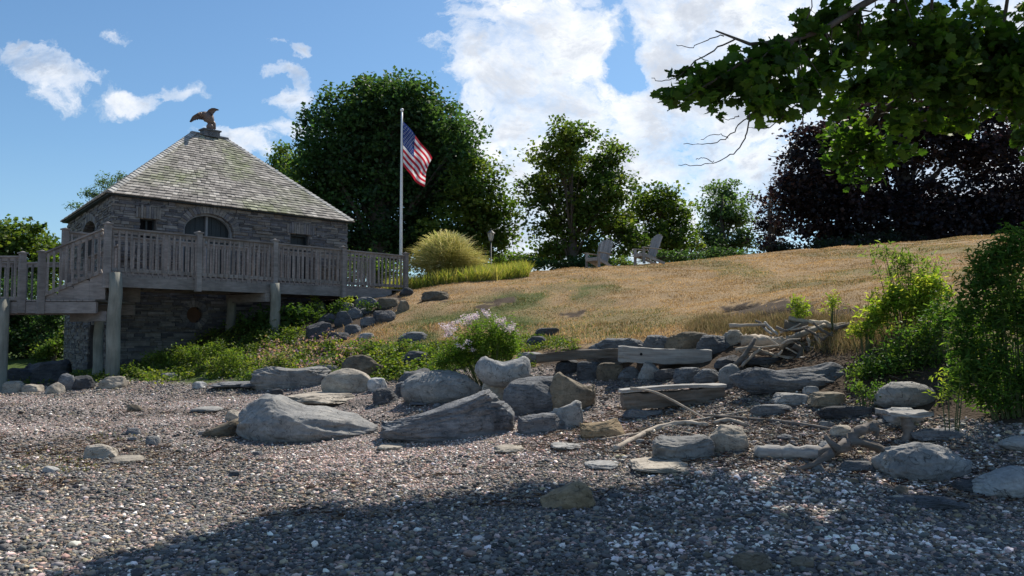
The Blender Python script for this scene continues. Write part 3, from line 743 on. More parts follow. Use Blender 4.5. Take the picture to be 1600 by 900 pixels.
t = MB(hoff); nseg = 24; ring = [pt(sr0 + .24 * math.cos(2 * math.pi * k / nseg), zr + .24 * math.sin(2 * math.pi * k / nseg), -.12) for k in range(nseg)]; t.add(ring, [tuple(range(nseg))]); 
ring2 = [q - nF * .04 for q in ring]; t.add(ring + ring2, [(k, (k + 1) % nseg, nseg + (k + 1) % nseg, nseg + k) for k in range(nseg)])
tag(t.build('round_window', M['terra'], hut))
# left wall (runs B -> L, outward normal to the left); traverse L -> B so the normal points outwards
dL = (Bc - Lc).normalized(); LL = (Bc - Lc).length
s0_, s1_ = s_px(Lc, dL, 130, LL), s_px(Lc, dL, 150, LL); lc = (s0_ + s1_) / 2; lr = (s1_ - s0_) / 2
zlp, zls = z_at(Lc, dL, lc, 346), z_at(Lc, dL, lc, 366)
e0, e1 = s_px(Lc, dL, 143, LL), s_px(Lc, dL, 163, LL); ec = (e0 + e1) / 2; er = (e1 - e0) / 2; zep = z_at(Lc, dL, ec, 505)
opsL = [lambda s, z: s0_ < s < s1_ and DECKZ < z < (zls + (zlp - zls) * math.sqrt(max(0, 1 - ((s - lc) / lr) ** 2))),
        lambda s, z: e0 < s < e1 and z < zep - .3 + .3 * math.sqrt(max(0, 1 - ((s - ec) / er) ** 2))]
mb, ptL, _, _ = wall(Lc, Bc, -.1, opsL, 'left')
vous(mb, ptL, lc, zls, lr, zlp - zls, .22, 0, math.pi, 16)
mb.build('side_wall', M['stone'], hut)
nL = Vector((dL.y, -dL.x, 0))
archL = lambda s: zls + (zlp - zls) * math.sqrt(max(0.0, 1 - ((s - lc) / lr) ** 2)) + .01
leafdoor('side_door', s0_, s1_, DECKZ + .01, archL, ptL, dL, nL, hut)
leafdoor('boat_door', e0, e1, -.1, lambda s: zep - .3 + .3 * math.sqrt(max(0.0, 1 - ((s - ec) / er) ** 2)) + .01, ptL, dL, nL, hut)
t = MB(hoff); t.box(ptL(lc, (DECKZ + zlp) / 2, -.16), dL * .025, nL * .035, (0, 0, (zlp - DECKZ) / 2 - .01)); t.build('side_door_frame', M['trim'], hut)
for p0_, p1_ in ((Rc, Kc), (Kc, Lc)):
    mb, _, _, _ = wall(p0_, p1_, -.1, [], 'back', True); mb.build('rear_wall', M['stone'], hut)
# roof
cen = (Bc + Kc) / 2
def outp(c_, e=.15):
    v_ = (c_ - cen); return Vector((c_.x, c_.y, 0)) + v_.normalized() * e * 1.4
Eb, Er, Ek, El = [Vector((q.x, q.y, EAVE + .02)) for q in (outp(Bc), outp(Rc), outp(Kc), outp(Lc))]
RT = Vector((cen.x, cen.y, 7.83)); rA, rB = RT - dF * .56, RT + dF * .56
roof = MB(hoff)
roof.add([Eb, Er, Ek, El, rA - Vector((0, 0, .05)), rB - Vector((0, 0, .05))], [(0, 1, 5, 4), (1, 2, 5), (2, 3, 4, 5), (3, 0, 4)])
lo = [q - Vector((0, 0, .06)) for q in (Eb, Er, Ek, El)]
roof.add([Eb, Er, Ek, El] + lo, [(0, 4, 5, 1), (1, 5, 6, 2), (2, 6, 7, 3), (3, 7, 4, 0), (7, 6, 5, 4)])
roof.build('roof', M['door'], hut); roofo = hut.children[-1]
sh = MB(hoff)
def slope(e0_, e1_, r0_, r1_, moss):
    nrm = (e1_ - e0_).cross(r0_ - e0_).normalized()
    if nrm.z < 0: nrm = -nrm
    H = ((r0_ + r1_) / 2 - (e0_ + e1_) / 2).length; n_ = int(H / .145)
    for i in range(n_ + 1):
        t0 = (i - .35) / n_; t1 = min((i + .95) / n_, 1.0); t0 = max(t0, -.02)
        if t0 >= 1: continue
        A0, A1 = e0_.lerp(r0_, t0), e1_.lerp(r1_, t0); B0, B1 = e0_.lerp(r0_, t1), e1_.lerp(r1_, t1)
        Lr = (A1 - A0).length
        if Lr < .1: continue
        s = 0; dd = (A1 - A0).normalized()
        while s < Lr - .01:
            w_ = rnd.uniform(.10, .22); w_ = min(w_, Lr - s)
            f0, f1 = (s + .004) / Lr, (s + w_ - .004) / Lr
            a0, a1 = A0.lerp(A1, f0), A0.lerp(A1, f1); b0_, b1_ = B0.lerp(B1, f0), B0.lerp(B1, f1)
            lift = .030 + rnd.uniform(-.006, .010); dn = (A0 - B0).normalized() * rnd.uniform(-.008, .012)
            k = rnd.uniform(.62, 1.3); base_ = rnd.choice([(.29, .265, .24), (.34, .31, .28), (.24, .22, .20), (.39, .36, .32)])
            mo = moss(f0, t0); mo = mo * rnd.uniform(.25, .8)
            sh.cur = tuple((base_[q] * (1 - mo) + (.23, .26, .13)[q] * mo) * k for q in range(3))
            sh.hexa([a0 + dn + nrm * .004, a1 + dn + nrm * .004, b1_ + nrm * -.004, b0_ + nrm * -.004, a0 + dn + nrm * lift, a1 + dn + nrm * lift, b1_ + nrm * .006, b0_ + nrm * .006])
            s += w_
def mossF(f, t_):
    v_ = float(fbm(np.array([f * 5]), np.array([t_ * 4]), 8)[0])
    return max(0, min(1, (v_ - .40) * 3.2 + .75 * (1 - abs(f - .5) * 2.4) - .35))
slope(Eb, Er, rA, rB, mossF); slope(El, Eb, rA, rA, lambda f, t_: .1); slope(Er, Ek, rB, rB, lambda f, t_: .1); slope(Ek, El, rB, rA, lambda f, t_: .1)
for e_, r0_ in ((Eb, rA), (Er, rB), (Ek, rB), (El, rA)):     # hip caps
    L_ = (r0_ - e_).length; k = int(L_ / .15); d_ = (r0_ - e_).normalized(); side = d_.cross(Vector((0, 0, 1))).normalized(); up_ = side.cross(d_)
    for i in range(k):
        q = e_ + d_ * (L_ * i / k); sh.cur = shade((.40, .385, .36), .75, 1.3)
        for sgn in (-1, 1):
            w1 = side * sgn * .11 - up_ * .05
            sh.hexa([q + up_ * .035, q + w1 + up_ * .02, q + w1 + d_ * .19 + up_ * .008, q + d_ * .19 + up_ * .015,
                     q + up_ * .06, q + w1 + up_ * .045, q + w1 + d_ * .19 + up_ * .022, q + d_ * .19 + up_ * .03])
sh.cur = (.25, .24, .24); sh.beam(rA - dF * .05 + Vector((0, 0, .02)), rB + dF * .05 + Vector((0, 0, .02)), .16, .05)
sh.build('shingles', M['shingle'], roofo)

# ------------------------------------------------------------------ eagle on the ridge
Yc = 25.1; eb = P(328, 214, Yc); PX = Yc / F
eag = thing('eagle_statue', (eb.x, eb.y, RT.z), 'weathered metal eagle with raised wings perched on a ball on the roof ridge', 'statue')
ew = Matrix.Rotation(0, 4, 'Z')
def E(px_, py_, dy=0): q = P(px_, py_, Yc); return Vector((q.x, q.y + dy, q.z))
t = MB(eag.location)
t.box((eb.x, eb.y, RT.z + .06), dF * .26, nF * .16, (0, 0, .10)); t.box((eb.x, eb.y, RT.z + .17), dF * .30, nF * .19, (0, 0, .022))
t.build('pedestal', M['slate'], eag)
zb_ = RT.z + .192; t = MB(eag.location); bc_ = Vector((eb.x, eb.y, zb_ + .11)); t.sphere(bc_, .12, 16, 10); t.build('ball', M['bronze'], eag, True)
shl = bc_ + Vector((-.12, -.03, .36))
t = MB(eag.location)
t.tube([bc_ + Vector((.03, 0, .10)), bc_ + Vector((.0, 0, .2)), bc_ + Vector((-.05, -.01, .28)), shl, shl + Vector((-.05, -.10, .02)), shl + Vector((-.10, -.18, .0))], [.08, .13, .18, .17, .09, .075], 12)
t.sphere(shl + Vector((-.11, -.21, .0)), (.07, .075, .06), 10, 7); t.tube([shl + Vector((-.13, -.27, .0)), shl + Vector((-.14, -.32, -.02)), shl + Vector((-.14, -.33, -.06))], [.032, .022, .006], 6)
for dx in (-.04, .05): t.tube([bc_ + Vector((dx, 0, .22)), bc_ + Vector((dx * 1.3, -.03, .10))], [.05, .03], 7)
t.build('body', M['bronze'], eag, True)
def wing(top, low, name, sgn):
    """top and lower outline as (dx, dz) from the shoulder; curved in depth and tapering in thickness"""
    m = MB(eag.location); n_ = 14; rows = []
    def ev(c, u): 
        f = u * (len(c) - 1); i = min(int(f), len(c) - 2); f -= i; return (c[i][0] * (1 - f) + c[i + 1][0] * f, c[i][1] * (1 - f) + c[i + 1][1] * f)
    for i in range(n_ + 1):
        u_ = i / n_; a = ev(top, u_); b = ev(low, u_); th = .06 * (1 - u_) + .012; cy = -.32 * u_ ** 1.5 * sgn - .02
        if i % 2: b = (b[0] + (a[0] - b[0]) * .12, b[1] + (a[1] - b[1]) * .12)
        for f_, tt in ((0, .6), (.3, 1), (.65, .8), (1, .15)):
            x_, z_ = a[0] * (1 - f_) + b[0] * f_, a[1] * (1 - f_) + b[1] * f_
            y_ = cy + .10 * math.sin(f_ * math.pi) * sgn
            rows.append(shl + Vector((x_, y_ - th * tt, z_))); rows.append(shl + Vector((x_, y_ + th * tt, z_)))
    fs = []
    for i in range(n_):
        A = i * 8; B_ = A + 8
        for k in range(3):
            fs.append((A + 2 * k, A + 2 * k + 2, B_ + 2 * k + 2, B_ + 2 * k)); fs.append((A + 2 * k + 1, B_ + 2 * k + 1, B_ + 2 * k + 3, A + 2 * k + 3))
        fs.append((A, B_, B_ + 1, A + 1)); fs.append((A + 6, A + 7, B_ + 7, B_ + 6))
    fs += [(0, 1, 3, 2), (2, 3, 5, 4), (4, 5, 7, 6)]; e = n_ * 8; fs += [(e, e + 2, e + 3, e + 1), (e + 2, e + 4, e + 5, e + 3), (e + 4, e + 6, e + 7, e + 5)]
    m.add(rows, fs); m.build(name, M['bronze'], eag, False)
k_ = PX
wing([(0 * k_, 3 * k_), (5 * k_, 8.5 * k_), (11 * k_, 10 * k_), (17 * k_, 9 * k_), (25 * k_, 5.5 * k_)], [(3 * k_, -9 * k_), (9 * k_, -6 * k_), (13 * k_, 0 * k_), (18 * k_, 4 * k_), (25 * k_, 5 * k_)], 'wing', 1)
wing([(0, 3 * k_), (-6 * k_, 1.5 * k_), (-11 * k_, 2 * k_), (-17 * k_, -4 * k_), (-19.5 * k_, -14 * k_)], [(0, -10 * k_), (-5 * k_, -8 * k_), (-9 * k_, -8.5 * k_), (-14 * k_, -11 * k_), (-19 * k_, -14.5 * k_)], 'wing', 1)
t = MB(eag.location); t.tube([bc_ + Vector((.03, .05, .2)), bc_ + Vector((.10, .06, .12)), bc_ + Vector((.13, .06, -.06))], [.07, .06, .035], 8); t.build('tail', M['bronze'], eag, True)

# ================================================================== WALKWAY
R0, E0 = Vector((-9.07, 17.6, 0)), Vector((-3.34, 24.2, 0))
d1 = (E0 - R0).normalized(); LW = (E0 - R0).length; n1_ = Vector((-d1.y, d1.x, 0)); UPZ = Vector((0, 0, 1))
def W(s, o_, z): q = R0 + d1 * s + n1_ * o_; return Vector((q.x, q.y, z))
def s_pxw(px_): return min((abs(proj((R0 + d1 * s).x, (R0 + d1 * s).y, 3.3)[0] - px_), s) for s in np.linspace(-.2, LW + .3, 700))[1]
walk = thing('raised_walkway', (R0.x, R0.y, gz1(R0.x, R0.y)), 'weathered timber walkway raised on round piles in front of the stone boathouse', 'walkway')
wo_ = walk.location
m = MB(wo_); s = 0
while s < LW + .15:
    w_ = .138; m.box(W(s + w_ / 2, .9, DECKZ - .02), d1 * (w_ / 2 - .003), n1_ * .97, (0, 0, .02)); s += w_ + .004
m.build('decking', M['deck'], walk)
for o_, nm in ((-.03, 'edge_beam'), (1.72, 'edge_beam')):
    m = MB(wo_); m.beam(W(-.05, o_, DECKZ - .165), W(LW * .94, o_, DECKZ - .165), .09, .245); m.build(nm, M['deck'], walk)
m = MB(wo_)
for k in range(16): m.beam(W(.3 + k * .52, .03, DECKZ - .15), W(.3 + k * .52, 1.66, DECKZ - .15), .045, .2)
m.build('joists', M['deck'], walk)
def pile(s_, o_, ztop, r_, par, off):
    q = W(s_, o_, 0); m = MB(off); zb__ = gz1(q.x, q.y) - .3
    m.tube([(q.x + rnd.uniform(-.02, .02), q.y, zb__ + (ztop - zb__) * k / 6) for k in range(7)], [r_ * (1.05 - .02 * k) for k in range(7)], 16); return m.build('pile', M['pile'], par, True)
sP2 = s_pxw(424)
pile(.12, -.18, DECKZ + .02, .145, walk, wo_); pile(.42, 1.4, DECKZ - .8, .11, walk, wo_); pile(sP2, -.2, DECKZ - .03, .135, walk, wo_); pile(sP2 - .25, 1.55, DECKZ - .38, .125, walk, wo_)
for s_, z_ in ((sP2 - .05, DECKZ - .40), (0.14, DECKZ - .95)):
    m = MB(wo_); m.beam(W(s_ - .1, -.1, z_), W(s_ - .18, 1.75, z_), .14, .22); m.build('cross_beam', M['deck'], walk)
def newel(p, z0, z1, par, off, sz=.125):
    m = MB(off); m.box((p.x, p.y, (z0 + z1) / 2), d1 * sz / 2, n1_ * sz / 2, (0, 0, (z1 - z0) / 2))
    m.box((p.x, p.y, z1 + .015), d1 * (sz / 2 + .025), n1_ * (sz / 2 + .025), (0, 0, .015))
    m.add([(p.x + q[0] * .06, p.y + q[1] * .06, z1 + .03) for q in ((-1, -1), (1, -1), (1, 1), (-1, 1))] + [(p.x, p.y, z1 + .06)], [(0, 1, 4), (1, 2, 4), (2, 3, 4), (3, 0, 4)])
    return m.build('newel_post', M['deck'], par)
def railing(par, off, fn, s0, s1, zf, nb, wdt=.13):
    """rail between two stations: cap, sub rail, foot rail and separate balusters, as one part with sub-parts"""
    m = MB(off); a, b = fn(s0), fn(s1); za, zb__ = zf(s0), zf(s1)
    def L_(dz): return (Vector((a.x, a.y, za + dz)), Vector((b.x, b.y, zb__ + dz)))
    m.beam(*L_(1.035), wdt, .035); m.beam(*L_(.975), .04, .09)
    rl = m.build('handrail', M['deck'], par); m = MB(off); m.beam(*L_(.10), .04, .085); m.build('foot_rail', M['deck'], par)
    proto = None
    for k in range(nb):
        f = (k + .5) / nb; q = a.lerp(b, f); z_ = za + (zb__ - za) * f; jit = rnd.uniform(-.012, .012)
        if proto is None:
            bb = MB((0, 0, 0)); bb.box((0, 0, 0), (.019, 0, 0), (0, .019, 0), (0, 0, .46)); proto = bb.build('baluster', M['deck'], rl); c_ = proto
        else:
            c_ = proto.copy(); sc.collection.objects.link(c_); c_.parent = rl
        c_.location = Vector((q.x, q.y, z_ + .53)) - off + Vector((jit, jit * .5 - .03, 0)); c_.rotation_euler = (rnd.uniform(-.012, .012), rnd.uniform(-.012, .012), math.atan2(d1.y, d1.x))
    return rl
sts = [s_pxw(q) for q in (165, 307, 426, 533)] + [LW]
zfl = lambda s: DECKZ
for s_ in sts: newel(W(s_, -.10, 0), DECKZ - .32, DECKZ + 1.10, walk, wo_)
for a, b in zip(sts[:-1], sts[1:]):
    railing(walk, wo_, lambda s: W(s, -.06, 0), a + .07, b - .07, zfl, max(6, int((b - a) / .15)))
bs = [-.35, 2.0, 4.35, 6.6, LW]
for s_ in bs: newel(W(s_, 1.5, 0), DECKZ - .1, DECKZ + 1.08, walk, wo_)
for a, b in zip(bs[:-1], bs[1:]):
    if True: railing(walk, wo_, lambda s: W(s, 1.48, 0), a + .07, b - .07, zfl, int((b - a) / .16))
# lower pier and steps
LZ = 2.24; YP = 17.6
pier = thing('lower_pier', (-11.5, YP, gz1(-11.5, YP)), 'lower timber pier with railings leaving the photo at the left', 'pier'); po = pier.location
m = MB(po); x_ = -18.5
while x_ < -9.3: m.box((x_ + .07, YP + .85, LZ - .02), (.066, 0, 0), (0, .92, 0), (0, 0, .02)); x_ += .142
m.build('decking', M['deck'], pier)
for y_ in (YP - .03, YP + 1.72):
    m = MB(po); m.beam((-18.5, y_, LZ - .18), (-9.25, y_, LZ - .18), .09, .25); m.build('edge_beam', M['deck'], pier)
q = P(3, 600, YP - .12)
for x_, y_ in ((q.x, YP - .2), (q.x - 5.2, YP - .15), (q.x - 1.2, YP + 1.6)):
    m = MB(po); zb__ = gz1(x_, y_) - .3; m.tube([(x_, y_, zb__ + (LZ + .0 - zb__) * k / 5) for k in range(6)], .14, 16); m.build('pile', M['pile'], pier, True)
xn = [P(40, 400, YP).x, P(70, 400, YP).x]
def newel2(x_, y_, z0, z1, par, off): return newel(Vector((x_, y_, 0)), z0, z1, par, off)
for x_ in (xn[0], xn[0] - 2.3, xn[0] - 4.6, xn[0] - 6.9):
    newel2(x_, YP - .1, LZ - .3, LZ + 1.02, pier, po); newel2(x_ + .1, YP + 1.55, LZ - .1, LZ + 1.0, pier, po)
def fx(y_): return lambda s: Vector((s, y_, 0))
for k in range(3):
    a = xn[0] - 2.3 * (k + 1) + .07; b = xn[0] - 2.3 * k - .07
    railing(pier, po, fx(YP - .07), a, b, lambda s: LZ - .08, 13); railing(pier, po, fx(YP + 1.5), a + .1, b + .1, lambda s: LZ - .08, 13)
steps = thing('wooden_steps', (-9.8, YP, gz1(-9.8, YP)), 'short flight of timber steps with sloping handrails joining the pier to the raised walkway', 'steps'); st_ = steps.location
xa, xb = xn[1], R0.x
for y_ in (YP - .02, YP + 1.6):
    m = MB(st_); nst = 4; run_ = (xb - xa) / nst; prev = None
    for k in range(nst):
        x0, x1 = xa + run_ * k, xa + run_ * (k + 1); top = LZ + (DECKZ - LZ) * (k) / nst + .02
        m.box(((x0 + x1) / 2, y_, (LZ + .002 + top) / 2 + .05), ((x1 - x0) / 2 - .001, 0, 0), (0, .025, 0), (0, 0, (top - LZ) / 2 + .048))
    m.build('stringer', M['deck'], steps)
for k in range(4):
    x0 = xa + (xb - xa) / 4 * k; top = LZ + (DECKZ - LZ) * (k + 1) / 4 - .005
    m = MB(st_); m.box((x0 + .16, YP + .8, top - .018), (.175, 0, 0), (0, .86, 0), (0, 0, .018)); m.build('tread', M['deck'], steps)
newel2(xa, YP - .1, LZ - .32, LZ + 1.05, steps, st_); newel2(xa + .1, YP + 1.55, LZ - .1, LZ + 1.02, steps, st_)
railing(steps, st_, fx(YP - .07), xa + .07, xb - .07, lambda s: LZ + (DECKZ - LZ) * (s - xa) / (xb - xa) - .02, 9)
railing(steps, st_, fx(YP + 1.5), xa + .17, xb - .5, lambda s: LZ + (DECKZ - LZ) * (s - xa) / (xb - xa) - .02, 7)

# ================================================================== FLAGPOLE AND FLAG
fp = P(626, 430, 29.0); gb = gz1(fp.x, fp.y); ptop = P(624.5, 174, 29.0).z
pole = thing('flagpole', (fp.x, fp.y, gb), 'slender white flagpole with a ball top beside the walkway', 'flagpole')
m = MB(pole.location); m.tube([(fp.x, fp.y, gb + (ptop - gb) * k / 8) for k in range(9)], [.062 - .0036 * k for k in range(9)], 14); m.build('pole', M['white'], pole, True)
m = MB(pole.location); m.sphere((fp.x, fp.y, ptop + .05), .065, 12, 8); m.build('ball_finial', M['white'], pole, True)
m = MB(pole.location); m.tube([(fp.x + .07, fp.y - .03, gb + 1.1), (fp.x + .06, fp.y - .03, (gb + ptop) / 2), (fp.x + .05, fp.y, ptop - .05)], .006, 4); m.build('halyard', M['iron'], pole)
m = MB(pole.location); m.tube([(fp.x, fp.y, gb), (fp.x, fp.y, gb + .1)], .12, 14); m.build('base_collar', M['white'], pole)
def flagpt(u_, v_):       # u 0..1 hoist to fly, v 0..1 top to bottom
    hx, hy = 626.5 + 1.5 * v_, 189 + 70 * v_
    ex, ey = 46 * (1 - v_) + 31 * v_, 58 * (1 - v_) + 33 * v_
    px_ = hx + ex * (u_ ** .9); py_ = hy + ey * u_ + 6 * math.sin(u_ * 3.1) * (v_ - .3)
    px_ += 2.2 * math.sin(u_ * 9 + v_ * 5) * u_
    dy = .10 * math.sin(v_ * 11 + u_ * 5) * (.3 + u_) + .85 * u_ + .09 * math.sin(u_ * 14 - v_ * 4) * u_
    return P(px_ + .0, py_, 29.0 + dy) + Vector((.05, 0, 0))
NU, NV = 48, 39
vs = [flagpt(i / NU, j / NV) for j in range(NV + 1) for i in range(NU + 1)]
cs = []
me = bpy.data.meshes.new('flag'); m = MB(flagpt(0, 0)); fs = [(j * (NU + 1) + i, j * (NU + 1) + i + 1, (j + 1) * (NU + 1) + i + 1, (j + 1) * (NU + 1) + i) for j in range(NV) for i in range(NU)]
m.add(vs, fs)
m.mi = [2 if (i < NU * .4 and j < 21) else (0 if (j // 3) % 2 == 0 else 1) for j in range(NV) for i in range(NU)]
fm = []
for nm, c_ in (('flag_red', (.50, .025, .045)), ('flag_white', (.72, .72, .74)), ('flag_blue', (.03, .055, .20))):
    mm, q = newmat(nm); setp(q.b, .8, .2); q.b.inputs['Base Color'].default_value = c_ + (1,)
    tr = q.n('ShaderNodeBsdfTranslucent'); tr.inputs[0].default_value = tuple(min(1, x * 1.1) for x in c_) + (1,); mx = q.n('ShaderNodeMixShader'); mx.inputs[0].default_value = .45
    q.lk(q.b.outputs[0], mx.inputs[1]); q.lk(tr.outputs[0], mx.inputs[2]); q.lk(mx.outputs[0], q.out.inputs[0]); fm.append(mm)
fl = m.build('flag', fm, None, True); fl.location = flagpt(0, 0)
tag(fl, 'United States flag with red and white stripes hanging half unfurled from the pole', 'flag')
m = MB(flagpt(0, 0)); 
for row in range(9):
    nst = 6 if row % 2 == 0 else 5
    for k in range(nst):
        cu = .4 * ((2 * k + (1 if row % 2 == 0 else 2)) / 12); cv = (7 / 13) * (row + 1) / 10
        c0 = flagpt(cu, cv); du = (flagpt(cu + .01, cv) - c0).normalized(); dv = (flagpt(cu, cv + .01) - c0).normalized(); nn_ = du.cross(dv).normalized()
        for sg in (-1, 1):
            pts = []
            for a in range(10):
                r_ = .042 if a % 2 == 0 else .017; t_ = math.pi * a / 5
                pts.append(c0 + dv * (-r_ * math.cos(t_)) + du * (r_ * math.sin(t_)) + nn_ * (.006 * sg))
            m.add(pts, [tuple(range(10))])
m.build('stars', fm[1], fl)

# ================================================================== ADIRONDACK CHAIRS
M['chair'] = mat_wood('grey_teak', (.26, .25, .24), (.40, .38, .36), (3, 3, 3), 4, .3)
def adirondack(loc, rz, label, s=1.0):
    root = thing('adirondack_chair', loc, label, 'chair', 'weathered Adirondack chairs on the lawn', rz)
    def part(nm, fn): m = MB(); fn(m); o_ = m.build(nm, M['chair'], root, False, .004); return o_
    # local: faces -Y, x is width
    for k in range(6):
        f = k / 5; part('seat_slat', lambda m: m.box((0, -.34 + .50 * f, .37 - .13 * f), (.27, 0, 0), (0, .043, -.011), (0, .002, .011)))
    for k in range(7):
        x = (k - 3) * .083; tx = (k - 3) * .103; hgt = .86 - .012 * (k - 3) ** 2
        def bs(m, x=x, tx=tx, hgt=hgt): m.hexa([(x - .036, .13, .24), (x + .036, .13, .24), (x + .036, .15, .24), (x - .036, .15, .24), (tx - .045, .13 + hgt * .36, .24 + hgt), (tx + .045, .13 + hgt * .36, .24 + hgt), (tx + .045, .15 + hgt * .36, .24 + hgt), (tx - .045, .15 + hgt * .36, .24 + hgt)])
        part('back_slat', bs)
    for z in (.42, .66): part('back_rail', lambda m: m.box((0, .165 + (z - .24) * .36, z), (.31, 0, 0), (0, .014, 0), (0, 0, .035)))
    for sx in (-1, 1):
        part('arm', lambda m: m.hexa([(sx * .33 - .07, -.40, .56), (sx * .33 + .07, -.40, .56), (sx * .30 + .05, .36, .53), (sx * .30 - .05, .36, .53), (sx * .33 - .07, -.40, .583), (sx * .33 + .07, -.40, .583), (sx * .30 + .05, .36, .553), (sx * .30 - .05, .36, .553)]))
        part('front_leg', lambda m: m.box((sx * .295, -.33, .28), (.018, 0, 0), (0, .05, 0), (0, 0, .28)))
        part('rear_leg', lambda m: m.hexa([(sx * .255 - .018, -.36, .28), (sx * .255 + .018, -.36, .28), (sx * .255 + .018, .52, 0), (sx * .255 - .018, .52, 0), (sx * .255 - .018, -.36, .38), (sx * .255 + .018, -.36, .38), (sx * .255 + .018, .56, .08), (sx * .255 - .018, .56, .08)]))
    part('front_apron', lambda m: m.box((0, -.385, .32), (.27, 0, 0), (0, .012, 0), (0, 0, .055)))
    root.scale = (s, s, s); return root
c1 = hit(935, 419); c2 = P(1012, 414, 28.6); c2.z = gz1(c2.x, c2.y)
c1 = P(936, 419, 28.4); c1.z = gz1(c1.x, c1.y) - .02
adirondack(c1, R(-48), 'weathered grey Adirondack chair nearer the lamp post, its fanned back upright', 1.0)
adirondack(c2, R(-68), 'weathered grey Adirondack chair higher on the slope, leaning back at the right', 1.03)

# ------------------------------------------------------------------ lamp post
lp = P(767, 420, 34); lz = gz1(lp.x, lp.y); zt_ = P(767, 357, 34).z
lamp = thing('lamp_post', (lp.x, lp.y, lz), 'slim dark lamp post with a glazed lantern in front of the big tree', 'lamp post')
hh_ = P(767, 377, 34).z
m = MB(lamp.location); m.tube([(lp.x, lp.y, lz), (lp.x, lp.y, lz + .3), (lp.x, lp.y, lz + .32), (lp.x, lp.y, hh_)], [.07, .06, .035, .03], 10); m.build('post', M['iron'], lamp, True)
gm_, q = newmat('lantern_glass'); setp(q.b, .15, .6); q.b.inputs['Base Color'].default_value = (.62, .63, .6, 1); q.b.inputs['Transmission Weight'].default_value = .35
def frus(m, z0, z1, r0, r1): m.add([(lp.x + r0 * math.cos(t), lp.y + r0 * math.sin(t), z0) for t in [k * math.pi / 3 for k in range(6)]] + [(lp.x + r1 * math.cos(t), lp.y + r1 * math.sin(t), z1) for t in [k * math.pi / 3 for k in range(6)]], [(k, (k + 1) % 6, 6 + (k + 1) % 6, 6 + k) for k in range(6)] + [tuple(range(6))[::-1], tuple(range(6, 12))])
H_ = zt_ - hh_
m = MB(lamp.location); frus(m, hh_ + .02, hh_ + H_ * .62, .075, .15); m.build('lantern_glass', gm_, lamp)
m = MB(lamp.location); frus(m, hh_ + H_ * .62, hh_ + H_ * .85, .19, .05); m.sphere((lp.x, lp.y, zt_ - .03), .03, 8, 6); frus(m, hh_ - .03, hh_ + .02, .04, .085)
for k in range(6):
    t_ = k * math.pi / 3; m.tube([(lp.x + .08 * math.cos(t_), lp.y + .08 * math.sin(t_), hh_ + .01), (lp.x + .155 * math.cos(t_), lp.y + .155 * math.sin(t_), hh_ + H_ * .62)], .01, 4)
m.build('lantern_frame', M['iron'], lamp)
# ================================================================== ROCKS
ICO = {k: ico(k) for k in (2, 3, 4, 5)}
RN = [0]
def rockmesh(sub, seed, kind):
    v, f = ICO[sub]; v = v.copy(); rg = np.random.default_rng(seed)
    smooth_ = kind == 'smooth'; kind = 'round' if smooth_ else kind
    pw = {'round': .92, 'block': .42, 'slab': .55, 'flat': .62, 'peak': .8}[kind]
    a = rg.uniform(0, 6.28); ca, sa = math.cos(a), math.sin(a) 
    if kind in ('round', 'peak'): v = v @ np.array([[ca, -sa, 0], [sa, ca, 0], [0, 0, 1]])
    v = np.sign(v) * np.abs(v) ** pw
    if kind in ('block', 'slab', 'flat'): v *= .82
    ncut = 3 if smooth_ else {'round': 9, 'block': 8, 'slab': 8, 'flat': 8, 'peak': 9}[kind]
    for _ in range(ncut):
        n_ = rg.normal(0, 1, 3); n_[2] = abs(n_[2]) * (.6 if kind != 'round' else .9); n_ /= np.linalg.norm(n_); d_ = rg.uniform(.66, .92)
        q = v @ n_ - d_; v -= np.maximum(q, 0)[:, None] * n_ * (.97 if kind != 'round' else .75)
    am = .1 if smooth_ else (.16 if kind == 'round' else .12); rk = .6 if smooth_ else 1
    nr = v / (np.linalg.norm(v, axis=1, keepdims=True) + 1e-6)
    v += nr * ((fbm3(v * 1.5 + seed % 97, seed % 13, 3) - .5) * 2 * am)[:, None]
    st = (1, 1, 4.5) if kind in ('slab', 'flat', 'block', 'peak') else (1, 1, 1)
    rdg = 1 - np.abs(fbm3(v * np.array(st) * 2.6 + 31 + seed % 71, seed % 17, 4) - .5) * 2
    v += nr * ((rdg - .8) * .13 * rk)[:, None] + nr * ((fbm3(v * 11 + 7, seed % 19, 3) - .5) * .045 * rk)[:, None]
    return v, f
